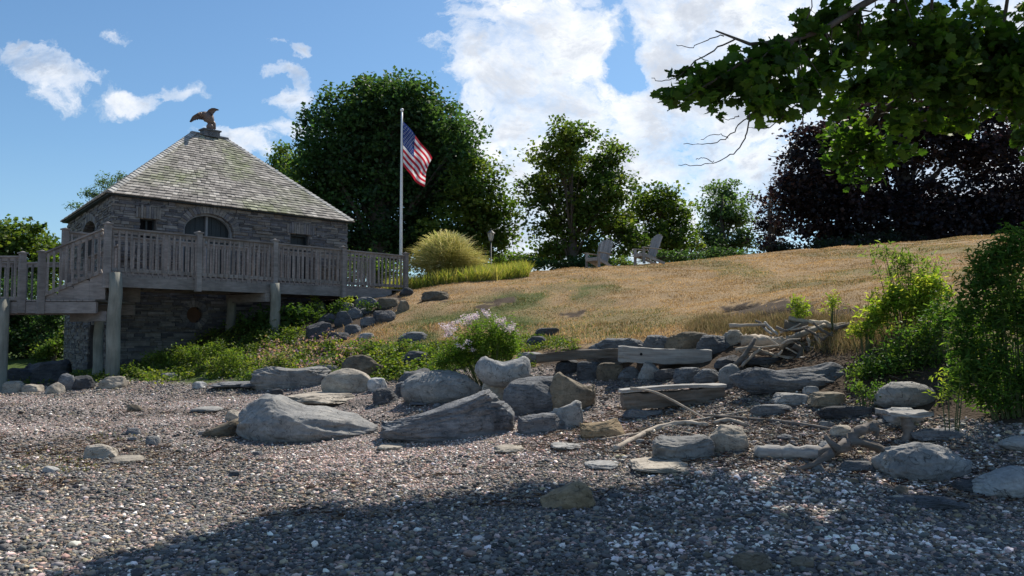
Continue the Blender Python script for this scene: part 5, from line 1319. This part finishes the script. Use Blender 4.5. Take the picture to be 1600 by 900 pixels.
def limbs(m, base, lob, C_, r0, ntw=60, fork=.35):
    r0 = r0 * .6
    for (c_, rx, ry, rz) in lob:
        top = Vector(c_) + Vector((0, 0, rz * .35)); st = base + Vector((0, 0, (top.z - base.z) * fork * rnd.uniform(.6, 1.1)))
        mid = st.lerp(top, .5) + Vector((rnd.uniform(-.1, .1) * rx, rnd.uniform(-.1, .1) * rx, rx * .12))
        m.tube([st, mid, top], [r0 * .55, r0 * .32, r0 * .08], 7, True)
        idx_ = np.argsort(((C_ - np.array(c_)) ** 2).sum(1))[:ntw]
        for k in idx_[::max(1, len(idx_) // 14)]:
            f = rnd.uniform(.25, .9); s_ = st.lerp(mid, f * 2) if f < .5 else mid.lerp(top, f * 2 - 1); e = Vector(C_[k])
            m.tube([s_, s_.lerp(e, .5) + Vector((0, 0, .06 * rx)), e], [r0 * .16, r0 * .09, r0 * .03], 5, False)
def tree(name, label, Y, lobes, basepx, pal, r0=.3, clump=.9, leaf=.3, dens=3.2, cpl=34, mat='leaf', cat='tree', group=None, surf=.55, fork=.35, tilt=1.0, lance=1.0):
    bx = (basepx - 800) / F * Y; bz = gz1(bx, Y)
    root = thing(name, (bx, Y, bz), label, cat, group)
    lob = lobes3(lobes, Y); leaf = leaf * .64; cpl = int(cpl * 2.1); dens = dens * 1.9
    cr, C_ = leafcloud(lob, dens, clump * .9, leaf, pal, 'crown', M[mat], root, cpl, tilt, lance, surf=surf)
    m = MB(root.location); base = Vector((bx, Y, bz - .1)); hi = max(q[0].z for q in lob)
    m.tube([base, base + Vector((.1, 0, (hi - bz) * .3)), base + Vector((0, .1, (hi - bz) * .7)), base + Vector((.1, 0, (hi - bz) * .98))], [r0 * 1.25, r0 * .9, r0 * .5, r0 * .12], 12)
    limbs(m, base, lob, C_, r0, fork=fork)
    m.build('trunk', M['bark'], root, True)
    return root
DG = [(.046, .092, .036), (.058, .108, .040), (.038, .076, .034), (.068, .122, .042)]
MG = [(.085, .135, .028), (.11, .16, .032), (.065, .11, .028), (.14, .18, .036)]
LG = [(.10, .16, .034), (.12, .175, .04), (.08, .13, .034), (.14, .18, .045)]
BG = [(.10, .165, .07), (.12, .185, .08), (.085, .14, .062)]
PU = [(.022, .020, .027), (.030, .023, .028), (.042, .028, .026), (.018, .019, .024)]
tree('maple_tree', 'huge dense dark green tree behind the flagpole', 46, [(592, 200, 92, 84), (520, 245, 64, 86), (662, 212, 72, 82), (505, 310, 52, 78), (590, 310, 100, 95), (690, 290, 66, 98), (640, 260, 90, 90), (720, 240, 30, 60), (545, 375, 75, 55), (630, 385, 90, 50), (560, 170, 50, 45), (625, 160, 48, 42), (498, 240, 28, 28)], 590, DG, .55, 1.0, .33, 4.6, 40)
tree('maple_tree', 'rounded green tree leaning out at the right of the huge dark one', 45, [(738, 300, 54, 56), (768, 338, 42, 48), (715, 365, 60, 48), (705, 250, 32, 38), (775, 372, 30, 30), (740, 395, 45, 24)], 735, MG, .35, .85, .30, 4.0, 38)
tree('maple_tree', 'small light green tree top showing between the roof and the huge dark tree', 60, [(442, 252, 24, 24), (435, 275, 22, 26), (460, 285, 30, 30), (470, 330, 35, 45)], 455, LG, .3, .9, .33, 3.6, 34)
tree('maple_tree', 'tall airy maple with gaps of sky behind the lawn chairs', 42, [(893, 222, 38, 38), (868, 248, 42, 42), (950, 258, 34, 46), (905, 285, 60, 50), (848, 300, 38, 38), (930, 320, 55, 50), (960, 300, 34, 30), (900, 340, 50, 36), (858, 352, 40, 30), (965, 350, 38, 30), (905, 388, 66, 28), (985, 378, 30, 28), (862, 390, 36, 24)], 893, MG, .26, .66, .28, 3.0, 30, surf=.35)
tree('maple_tree', 'medium green tree just right of the airy maple', 46, [(1025, 314, 40, 26), (1055, 345, 34, 36), (1035, 380, 45, 30), (1005, 330, 26, 26), (1068, 380, 24, 26), (1010, 385, 30, 22)], 1035, MG, .3, .8, .3, 4.0, 34)
tree('ash_tree', 'pale blue green tree with feathery foliage left of the purple beech', 49, [(1133, 306, 36, 26), (1115, 335, 32, 32), (1150, 345, 32, 36), (1130, 385, 46, 22), (1165, 375, 24, 28), (1105, 372, 26, 24)], 1130, BG, .26, .72, .26, 3.4, 34, surf=.4)
tree('beech_tree', 'thin purple leaved tree in the gap left of the purple beech', 46, [(1205, 318, 26, 28), (1190, 355, 20, 28), (1218, 360, 28, 34), (1200, 385, 30, 16), (1235, 285, 20, 24)], 1205, PU, .2, .6, .22, 2.3, 26, 'leaf_dark', surf=.3)
tree('beech_tree', 'enormous dark purple beech filling the right background', 40, [(1290, 262, 64, 64), (1375, 215, 95, 66), (1470, 200, 95, 66), (1560, 225, 85, 62), (1320, 215, 50, 45), (1245, 285, 40, 44), (1270, 330, 68, 52), (1370, 320, 95, 62), (1490, 320, 95, 58), (1600, 320, 90, 60), (1320, 372, 90, 24), (1450, 362, 100, 26), (1700, 280, 90, 80), (1265, 235, 30, 36), (1560, 345, 80, 30), (1700, 360, 100, 40)], 1420, PU, .5, .95, .32, 4.2, 40, 'leaf_dark', surf=.4)
tree('pine_tree', 'dark tree top rising behind the left slope of the boathouse roof', 38, [(168, 288, 22, 13), (188, 275, 13, 9), (150, 302, 20, 11), (122, 324, 15, 8), (190, 300, 26, 16), (170, 330, 40, 18)], 175, BG, .2, .42, .2, 3.0, 24, surf=.3, lance=.4)
tree('maple_tree', 'rounded green tree at the left edge beyond the pier', 33, [(30, 375, 46, 34), (62, 395, 34, 28), (-20, 380, 50, 40), (85, 412, 20, 24), (20, 420, 60, 35), (70, 440, 30, 30)], 25, MG, .25, .62, .24, 4.4, 34)
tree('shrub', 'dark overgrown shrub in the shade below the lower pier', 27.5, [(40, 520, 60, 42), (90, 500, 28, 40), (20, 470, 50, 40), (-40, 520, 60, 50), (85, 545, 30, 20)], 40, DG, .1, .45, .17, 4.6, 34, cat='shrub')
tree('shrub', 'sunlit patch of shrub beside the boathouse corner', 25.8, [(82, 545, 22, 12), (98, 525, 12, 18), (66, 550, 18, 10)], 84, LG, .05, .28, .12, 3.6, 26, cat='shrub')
tree('hedge', 'distant green hedge between the two tree groups', 58, [(800, 408, 30, 12), (830, 408, 26, 11), (780, 412, 30, 12)], 810, MG, .1, .6, .28, 4.5, 30, cat='hedge')
tree('shrub', 'leafy shrub seen through the rail at the end of the walkway', 28.5, [(560, 415, 40, 22), (600, 425, 30, 18), (520, 430, 30, 22)], 565, LG, .08, .4, .14, 3.6, 30, cat='shrub')
tree('shrub', 'small light green shrub between the two lawn chairs', 31.5, [(972, 410, 14, 9), (985, 415, 10, 6)], 975, LG, .04, .22, .10, 3.2, 24, cat='shrub')
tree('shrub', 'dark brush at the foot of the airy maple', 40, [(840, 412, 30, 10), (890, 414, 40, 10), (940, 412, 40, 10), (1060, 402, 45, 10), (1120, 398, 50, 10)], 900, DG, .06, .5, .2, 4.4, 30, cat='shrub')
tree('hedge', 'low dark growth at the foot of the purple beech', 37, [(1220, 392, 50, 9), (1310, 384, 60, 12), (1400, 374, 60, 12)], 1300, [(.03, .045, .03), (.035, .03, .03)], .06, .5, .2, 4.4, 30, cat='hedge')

# ------------------------------------------------------------------ overhanging maple in the near right
ml = [(0, 0), (.16, .10), (.44, .08), (.42, .30), (.66, .50), (.44, .62), (.42, .84), (.20, .80), (0, 1.0), (-.20, .80), (-.42, .84), (-.44, .62), (-.66, .50), (-.42, .30), (-.44, .08), (-.16, .10)]
MLV = np.array([(x, y, .16 * abs(x) - .10 * y * y) for x, y in ml] + [(0, .45, -.03)]); c_i = len(ml)
MLF = np.array([(i, (i + 1) % len(ml), c_i) for i in range(len(ml))])
MP = [(.052, .10, .022), (.066, .122, .024), (.13, .20, .034), (.042, .082, .02)]
tr0 = Vector((9.2, 9.6, gz1(9.2, 9.6)))
mt = thing('maple_tree', tr0, 'near maple overhanging the top right corner with bare drooping twigs', 'tree')
vis = [(1048, 150, 32, 22, 7.6), (1088, 142, 46, 38, 7.7), (1132, 130, 48, 46, 7.8), (1172, 122, 48, 50, 7.8), (1215, 100, 46, 52, 8), (1225, 155, 42, 34, 7.9), (1185, 170, 42, 28, 7.8), (1262, 55, 40, 50, 8.2), (1300, 30, 46, 36, 8.4), (1290, 100, 46, 50, 8.3), (1260, 140, 34, 30, 8.1), (1340, 140, 50, 44, 8.9), (1440, 100, 90, 60, 9.3), (1530, 110, 80, 60, 9.5), (1340, 70, 44, 46, 8.6),
       (1310, 165, 34, 26, 8.6), (1400, 50, 70, 60, 9), (1390, 130, 66, 54, 9), (1480, 60, 80, 70, 9.4), (1560, 60, 70, 70, 9.6), (1470, 140, 70, 50, 9.5), (1550, 140, 66, 50, 9.4), (1620, 110, 60, 80, 9.2), (1410, 190, 62, 32, 9.6), (1340, 215, 56, 32, 9.8), (1300, 252, 46, 24, 9.9), (1370, 250, 50, 24, 9.8), (1350, 283, 24, 12, 9.8), (1500, 190, 50, 22, 9.8), (1590, 175, 40, 22, 9.5), (1600, 215, 22, 24, 9.2)]
lobv = []
for a, b, ra, rb, yd in vis:
    c_ = P(a, b, yd); lobv.append((c_, ra / F * yd, max(ra, rb) / F * yd * 1.1, rb / F * yd))
_, CV1 = leafcloud(lobv[:11], 3.7, .12, .105, MP, 'foliage', M['maple'], mt, 9, 1.15, 1, .7, .1, (MLV - np.array([0, .45, 0]), MLF))
_, CV2 = leafcloud(lobv[11:], 4.6, .15, .10, MP, 'foliage', M['maple'], mt, 12, 1.15, 1, .7, .1, (MLV - np.array([0, .45, 0]), MLF))
CV = np.concatenate([CV1, CV2])
# the rest of the crown above and right of the frame, which shades the beach
SH = [(150, 905), (400, 838), (560, 768), (690, 738), (745, 790), (850, 762), (960, 722), (1060, 738), (1150, 715), (1135, 680), (1180, 645), (1330, 628), (1480, 625), (1560, 560), (1700, 540), (1800, 700), (1900, 960), (1000, 1100), (200, 1100)]
pts = []
for _ in range(30):
    n = 20000
    gx = rng.uniform(-4, 8.5, n); gy = rng.uniform(2.8, 13, n); z = gz(gx, gy); a, b = proj(gx, gy, z)
    k_ = inpoly(a, b, SH); gx, gy, z = gx[k_], gy[k_], z[k_]
    h_ = rng.uniform(3.4, 9.2, len(gx)); q = np.stack([gx + sd.x / sd.z * h_, gy + sd.y / sd.z * h_, z + h_], 1)
    a, b = proj(q[:, 0], q[:, 1], q[:, 2]); ok = ((b < -130) | (a > 1760)) & (np.linalg.norm(q - np.array([0, 0, CZ]), axis=1) > 5.2); ok &= (q[:, 1] > 2.2) & (q[:, 2] < 10.5)
    q = q[ok]; dn = fbm(q[:, 0] * 1.2 + q[:, 2] * .5, q[:, 1] * 1.2 - q[:, 2] * .4, 77); q = q[dn > np.where(q[:, 0] > 4.2, .47, .42)]; pts.append(q)
    if sum(map(len, pts)) > 2300: break
CH = np.concatenate(pts)[:2300]
sdn = np.array(sd); drop = np.zeros(len(CH), bool)
open_ = [(np.array(q[0]), max(q[1], q[3])) for q in lobv[6:]] + [(np.array(P(a_, b_, 8.6)), .7) for a_, b_ in ((1560, 430), (1520, 500), (1580, 500), (1500, 570))] + [(np.array(P(a_, b_, 11.0)), .5) for a_, b_ in ((1400, 440), (1440, 470))]
for c_, r_ in open_:
    w_ = CH - c_; t_ = w_ @ sdn; d_ = np.linalg.norm(w_ - t_[:, None] * sdn, axis=1); drop |= (t_ > 0) & (d_ < r_ * 1.0 + .25)
CH = CH[~(drop & (rng.random(len(CH)) < .88))]
cc = np.array(MP)[rng.integers(0, 4, len(CH))] * rng.uniform(.8, 1.3, (len(CH), 1))
a_, b_, c2_ = foliage(CH, 26, .36, .17, cc, .55, .9)
link('foliage', npmesh('foliage', a_ - np.array(tr0), b_, c2_), M['maple'], mt)
m = MB(tr0)
T = lambda a, b, y: P(a, b, y)
fork = tr0 + Vector((-.3, .1, 4.0)); m.tube([tr0 - Vector((0, 0, .3)), tr0 + Vector((0, 0, .4)), tr0 + Vector((-.1, 0, 2)), fork], [.42, .3, .26, .24], 14)
main = [fork, Vector((7.5, 9.4, 6.4)), T(1480, -20, 9.0), T(1400, -22, 8.6), T(1340, 12, 8.3), T(1288, 46, 8.1), T(1235, 64, 8.0), T(1172, 69, 7.9), T(1118, 48, 7.8)]
m.tube(main, [.2, .12, .05, .045, .038, .032, .024, .018, .008], 9)
def tw(pts_, r0, r1=.003): 
    K = [T(*q) for q in pts_]; Q = []
    for i in range(len(K) - 1):
        for s_ in range(5):
            f = s_ / 5; a_, b_ = K[i], K[i + 1]; pa, pb = K[max(i - 1, 0)], K[min(i + 2, len(K) - 1)]
            Q.append(.5 * ((2 * a_) + (b_ - pa) * f + (2 * pa - 5 * a_ + 4 * b_ - pb) * f ** 2 + (3 * a_ - pa - 3 * b_ + pb) * f ** 3) + Vector((rnd.uniform(-1, 1), rnd.uniform(-1, 1), rnd.uniform(-1, 1))) * .012)
    Q.append(K[-1]); k = len(Q); m.tube(Q, [r0 + (r1 - r0) * i / (k - 1) for i in range(k)], 6, True)
tw([(1150, 60, 7.85), (1115, 78, 7.8), (1082, 100, 7.75), (1062, 118, 7.7), (1040, 126, 7.7), (1018, 122, 7.7)], .009)
tw([(1130, 55, 7.8), (1105, 62, 7.8), (1082, 74, 7.7), (1057, 70, 7.7)], .006)
tw([(1235, 65, 8), (1225, 90, 7.9), (1180, 110, 7.85), (1120, 130, 7.8), (1060, 150, 7.7)], .012)
tw([(1250, 60, 8), (1252, 130, 7.9), (1254, 165, 7.9), (1252, 200, 7.9), (1238, 228, 7.9), (1222, 246, 7.9), (1200, 242, 7.9)], .010)
tw([(1238, 228, 7.9), (1232, 250, 7.85), (1222, 256, 7.8)], .004)
tw([(1252, 150, 7.9), (1235, 172, 7.9), (1212, 192, 7.85), (1190, 202, 7.85), (1168, 200, 7.8)], .007)
tw([(1230, 120, 7.9), (1190, 165, 7.85), (1160, 190, 7.8), (1138, 215, 7.8), (1105, 224, 7.75), (1068, 225, 7.7)], .009)
tw([(1172, 180, 7.8), (1165, 212, 7.8), (1152, 235, 7.8), (1125, 252, 7.75), (1095, 257, 7.7), (1060, 258, 7.7)], .008)
tw([(1115, 253, 7.75), (1098, 246, 7.7), (1088, 250, 7.7)], .004); tw([(1138, 215, 7.8), (1122, 210, 7.75), (1095, 218, 7.7)], .004)
tw([(1155, 182, 7.8), (1140, 187, 7.8), (1124, 186, 7.8)], .005); tw([(1262, 30, 8.1), (1275, -20, 8.2)], .008); tw([(1340, 12, 8.3), (1362, 18, 8.3), (1370, -6, 8.4)], .012)
tw([(1300, 40, 8.2), (1302, 90, 8.2), (1318, 70, 8.2)], .006)
lim = [[fork, Vector((7.6, 10.2, 5.9)), T(1560, 90, 9.5), T(1450, 130, 9.5), T(1370, 180, 9.7), T(1310, 235, 9.9)], [fork, Vector((8, 8, 7)), Vector((5.5, 8.6, 8.8)), Vector((2.8, 9, 9.2)), Vector((.6, 8.6, 9.0))],
       [fork, Vector((8.4, 11, 7.2)), Vector((6.6, 12, 9.6)), Vector((4.5, 12, 10))], [fork, Vector((8.6, 7.5, 6.6)), Vector((6.6, 5.6, 7.4)), Vector((4, 5, 7.6))]]
for L_ in lim: m.tube(L_, [.10 * (1 - i / len(L_)) + .015 for i in range(len(L_))], 8)
ends = [q for L_ in lim for q in L_[2:]]
for k in range(0, len(CH), 16):
    e = Vector(CH[k]); s_ = min(ends, key=lambda q: (q - e).length); m.tube([s_, s_.lerp(e, .5) + Vector((0, 0, .2)), e], [.03, .016, .006], 5, False)
ends += main[3:7]
for k in range(0, len(CV), 7):
    e = Vector(CV[k]); s_ = min(ends, key=lambda q: (q - e).length)
    if (s_ - e).length < 1.6: m.tube([s_, s_.lerp(e, .5) + Vector((0, 0, .05)), e], [.014, .008, .003], 5, False)
m.build('trunk', M['bark'], mt, True)

# ================================================================== SHRUBS AND PLANTS
M['stem'] = mat_plain('green_stem', (.10, .12, .05), .8, .2)
def bush(name, label, Y, lobes, pal, leaf, lance, dens, clump, cpl, cat='bush', stems=24, basepx=None, tilt=1.2, flat=.8, mat='plant', surf=.3, flowers=None):
    bpx = basepx or lobes[0][0]; bx = (bpx - 800) / F * Y; bz = gz1(bx, Y)
    root = thing(name, (bx, Y, bz), label, cat); lob = []
    for q in lobes:
        yd = Y + (q[4] if len(q) > 4 else 0); lob.append((P(q[0], q[1], yd), q[2] / F * yd, (q[2] + q[3]) / 2 / F * yd * .8, q[3] / F * yd))
    cr, C_ = leafcloud(lob, dens, clump, leaf, pal, 'foliage', M[mat], root, cpl, tilt, lance, flat, surf)
    m = MB(root.location); sel = rng.permutation(len(C_))[:stems]
    for k in sel:
        e = Vector(C_[k]); gx_ = bx + (e.x - bx) * .45; gy_ = Y + (e.y - Y) * .4; s_ = Vector((gx_, gy_, gz1(gx_, gy_)))
        m.tube([s_, s_.lerp(e, .55) + Vector((0, 0, .08)), e], [.007, .005, .002], 5, False)
    m.build('stems', M['stem'], root)
    if flowers:
        fl_, a_col = flowers; n = len(fl_); pos = np.array([P(*q) for q in fl_])
        a_, b_, c2_ = foliage(pos, 26, .06, .028, np.tile(np.array(a_col), (n, 1)), .7, 1.2)
        link('flowers', npmesh('flowers', a_ - np.array(root.location), b_, c2_), M['petal'], root)
    return root
RB = [(.075, .15, .032), (.09, .17, .036), (.058, .12, .03), (.14, .21, .045)]
YG = [(.24, .32, .05), (.30, .36, .06), (.19, .27, .045), (.36, .38, .08)]
bush('willowy_shrub', 'big dark green narrow leaved shrub filling the right edge', 8.3, [(1580, 410, 50, 46), (1552, 440, 36, 34), (1605, 480, 80, 76), (1556, 500, 50, 56), (1550, 575, 56, 52), (1600, 600, 70, 50), (1650, 520, 80, 110), (1518, 560, 30, 40), (1505, 605, 26, 30), (1550, 622, 50, 22)] + [(1606 - 104 * math.cos(t_) * rnd.uniform(.85, 1.08), 520 - 140 * math.sin(t_) * rnd.uniform(.85, 1.12), rnd.uniform(8, 18), rnd.uniform(10, 22)) for t_ in np.linspace(-.5, 1.7, 30)], RB, .085, .24, 6.5, .15, 28, stems=60, basepx=1590, mat='bright', surf=.15)
bush('sapling', 'airy light green sapling with narrow leaves in front of the dry lawn', 11.0, [(1380, 400, 34, 16), (1420, 405, 36, 18), (1455, 420, 30, 20), (1400, 425, 40, 14), (1440, 440, 34, 18)], [(.16, .22, .07), (.20, .26, .08), (.13, .19, .06)], .085, .25, 4.5, .12, 11, stems=22, basepx=1420, mat='bright')
bush('goldenrod', 'bright yellow green clump left of the big shrub', 10.7, [(1395, 470, 40, 26), (1430, 462, 34, 26), (1370, 490, 28, 18), (1440, 490, 30, 20), (1460, 450, 26, 22)], YG, .075, .4, 10, .12, 20, stems=14, basepx=1410, mat='bright')
bush('goldenrod', 'small bright green sprig on the eroded bank', 11.9, [(1248, 480, 16, 14), (1244, 470, 8, 10), (1256, 490, 12, 8)], YG, .07, .3, 6, .09, 16, stems=10)
bush('goldenrod', 'second small yellow sprig right of the bright green one on the bank', 11.6, [(1298, 476, 14, 14), (1300, 466, 8, 8)], YG, .06, .3, 5, .08, 14, stems=8)
bush('goldenrod', 'leafy yellow green weed at the right end of the driftwood pile', 10.6, [(1350, 512, 26, 16), (1340, 520, 16, 10), (1366, 500, 14, 12)], YG, .06, .4, 6, .09, 16, stems=14)
bush('weed_clump', 'dark tangle of weeds between the driftwood pile and the big shrub', 9.9, [(1400, 560, 54, 32), (1350, 580, 28, 26), (1450, 570, 44, 40), (1390, 590, 40, 18), (1440, 520, 44, 26), (1480, 500, 40, 40)], RB, .06, .45, 6.5, .13, 24, stems=40)
bush('goldenrod', 'sunlit yellow green shoots at the lower left of the big shrub', 8.2, [(1478, 590, 14, 14), (1490, 612, 18, 12), (1470, 620, 10, 10), (1505, 575, 10, 12)], YG, .07, .3, 4, .1, 12, stems=5)
bush('weed_clump', 'low green weeds above the smooth boulder in the shade', 9.2, [(1350, 612, 26, 10), (1385, 606, 22, 8), (1340, 600, 16, 12)], RB, .045, .5, 5, .09, 18, stems=14)
fw = [(rnd.uniform(702, 818), 0, 0) for _ in range(46)]
fw = [(a, 492 + abs(a - 752) ** 1.35 * .11 + rnd.uniform(-7, 8), 13.2 + rnd.uniform(-.4, .4)) for a, _, _ in fw]
fw += [(rnd.uniform(690, 712), rnd.uniform(505, 530), 13.1) for _ in range(9)] + [(rnd.uniform(715, 740), rnd.uniform(530, 552), 12.8) for _ in range(4)]
bush('phlox_bush', 'rounded bush with pale pink flower heads in the middle of the beach edge', 13.2, [(772, 528, 42, 36), (735, 536, 38, 38), (708, 558, 30, 22), (795, 548, 26, 28), (755, 560, 50, 22), (690, 568, 22, 14)], [(.13, .22, .035), (.17, .26, .04), (.10, .17, .03)], .07, .32, 10, .14, 24, stems=70, tilt=.5, flowers=(fw, (.74, .64, .64)))
bush('leafy_weed', 'tall leafy weed standing under the walkway', 22.0, [(494, 478, 9, 12), (490, 468, 5, 8)], YG, .11, .4, 5, .14, 14, stems=6, cat='weed')
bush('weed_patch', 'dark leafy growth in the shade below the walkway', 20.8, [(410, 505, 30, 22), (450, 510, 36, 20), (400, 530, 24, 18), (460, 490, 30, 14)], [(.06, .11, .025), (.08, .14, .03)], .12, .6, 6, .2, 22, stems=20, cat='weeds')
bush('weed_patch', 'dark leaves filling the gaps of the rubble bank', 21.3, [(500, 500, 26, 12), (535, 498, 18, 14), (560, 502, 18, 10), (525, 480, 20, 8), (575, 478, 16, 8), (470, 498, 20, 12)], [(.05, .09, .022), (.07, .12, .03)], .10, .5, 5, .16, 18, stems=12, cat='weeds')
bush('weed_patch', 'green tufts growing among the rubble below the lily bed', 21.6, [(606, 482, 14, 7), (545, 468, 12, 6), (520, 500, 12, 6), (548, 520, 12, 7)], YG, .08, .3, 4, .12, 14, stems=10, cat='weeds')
for k, (a, b, c_) in enumerate([(330, 545, 60), (290, 552, 44), (250, 556, 34), (360, 560, 40), (210, 580, 26), (440, 566, 46)]):
    yd = [17.8, 18.2, 18.4, 17.2, 17.4, 16.8][k]
    bush('weed_patch', ['tallest sunny weeds in front of the boathouse', 'sunny weeds left of the tallest ones', 'weeds beside the grey boulder at the boathouse foot', 'weeds just left of the middle walkway pile', 'creeping yellow weeds by the corner pile', 'weeds with faded pink heads right of the middle pile'][k], yd,
         [(a, b, c_ * .6, 16), (a + c_ * .4, b + 8, c_ * .5, 12), (a - c_ * .4, b + 6, c_ * .5, 12)], [(.13, .19, .035), (.18, .22, .045), (.09, .14, .03)] if k != 5 else [(.16, .20, .05), (.30, .25, .17), (.12, .17, .04)], .07, .45, 5, .15, 18, stems=24, cat='weeds', surf=.15)
# feather grass clump
fg = P(697, 424, 26.2); fz = gz1(fg.x, fg.y)
root = thing('feather_grass', (fg.x, fg.y, fz), 'large rounded clump of straw coloured ornamental grass at the end of the walkway', 'ornamental grass')
n = 7000; th = rng.uniform(0, 2 * np.pi, n); sp_ = rng.random(n) ** .6; rad = 1.42 * sp_ * rng.uniform(.85, 1.12, n); topz = (1.60 - .78 * sp_ ** 2.2) * rng.uniform(.6, 1.14, n)
bx = rng.normal(0, .18, n); by = rng.normal(0, .18, n)
seg = 5; V = []; 
pal_ = np.array([(.62, .58, .24), (.72, .66, .31), (.42, .46, .15), (.80, .72, .42)])[rng.integers(0, 4, n)] * rng.uniform(.7, 1.2, (n, 1))
wd = rng.uniform(.006, .014, n)
for i in range(seg + 1):
    f = i / seg; droop = -.28 * sp_ * max(0, f - .6) ** 1.2 * 2
    cxp = bx + rad * np.cos(th) * f ** 1.5; cyp = by + rad * np.sin(th) * f ** 1.5; czp = topz * (1 - (1 - f) ** 1.7) + droop
    w_ = wd * (1 - .75 * f) * (1 + 2.2 * (f > .7))
    V.append(np.stack([cxp - w_ * np.sin(th + 1), cyp + w_ * np.cos(th + 1), czp], 1)); V.append(np.stack([cxp + w_ * np.sin(th + 1), cyp - w_ * np.cos(th + 1), czp], 1))
V = np.stack(V, 1); k_ = V.shape[1]
tf = np.array([(2 * i, 2 * i + 1, 2 * i + 3, 2 * i + 2) for i in range(seg)])
Fc = (tf[None] + (np.arange(n) * k_)[:, None, None]).reshape(-1, 4)
link('blades', npmesh('blades', V.reshape(-1, 3), Fc, np.repeat(pal_, k_, 0)), M['grass'], root)
# lily bed and other strap leaved plants
n = 15000
a = rng.uniform(606, 826, n); yl = rng.uniform(24.2, 27.2, n); xx = (a - 800) / F * yl; z = gz(xx, yl); a2, b2 = proj(xx, yl, z)
keep = (b2 < np.interp(a2, [606, 640, 700, 830], [456, 452, 444, 428]) + 4) & (fbm(xx * 1.2, yl * 1.2, 21) > .3) & (yl < np.interp(a2, [606, 640, 830], [25.6, 26.2, 27.2]))
xx, yl, z = (q[keep] for q in (xx, yl, z)); n = len(xx)
cols = np.array([(.24, .27, .06), (.36, .34, .10), (.17, .22, .05), (.46, .38, .17)])[rng.integers(0, 4, n)] * rng.uniform(.7, 1.2, (n, 1))
a_, b_, c_ = blades(xx, yl, rng.uniform(.25, .55, n), rng.uniform(.018, .03, n), cols, z, .4)
o = link('lily_bed', npmesh('lily_bed', a_, b_, c_), M['plant']); tag(o, 'strip of yellow green strap leaved lilies below the ornamental grass', 'lilies', None, 'stuff')
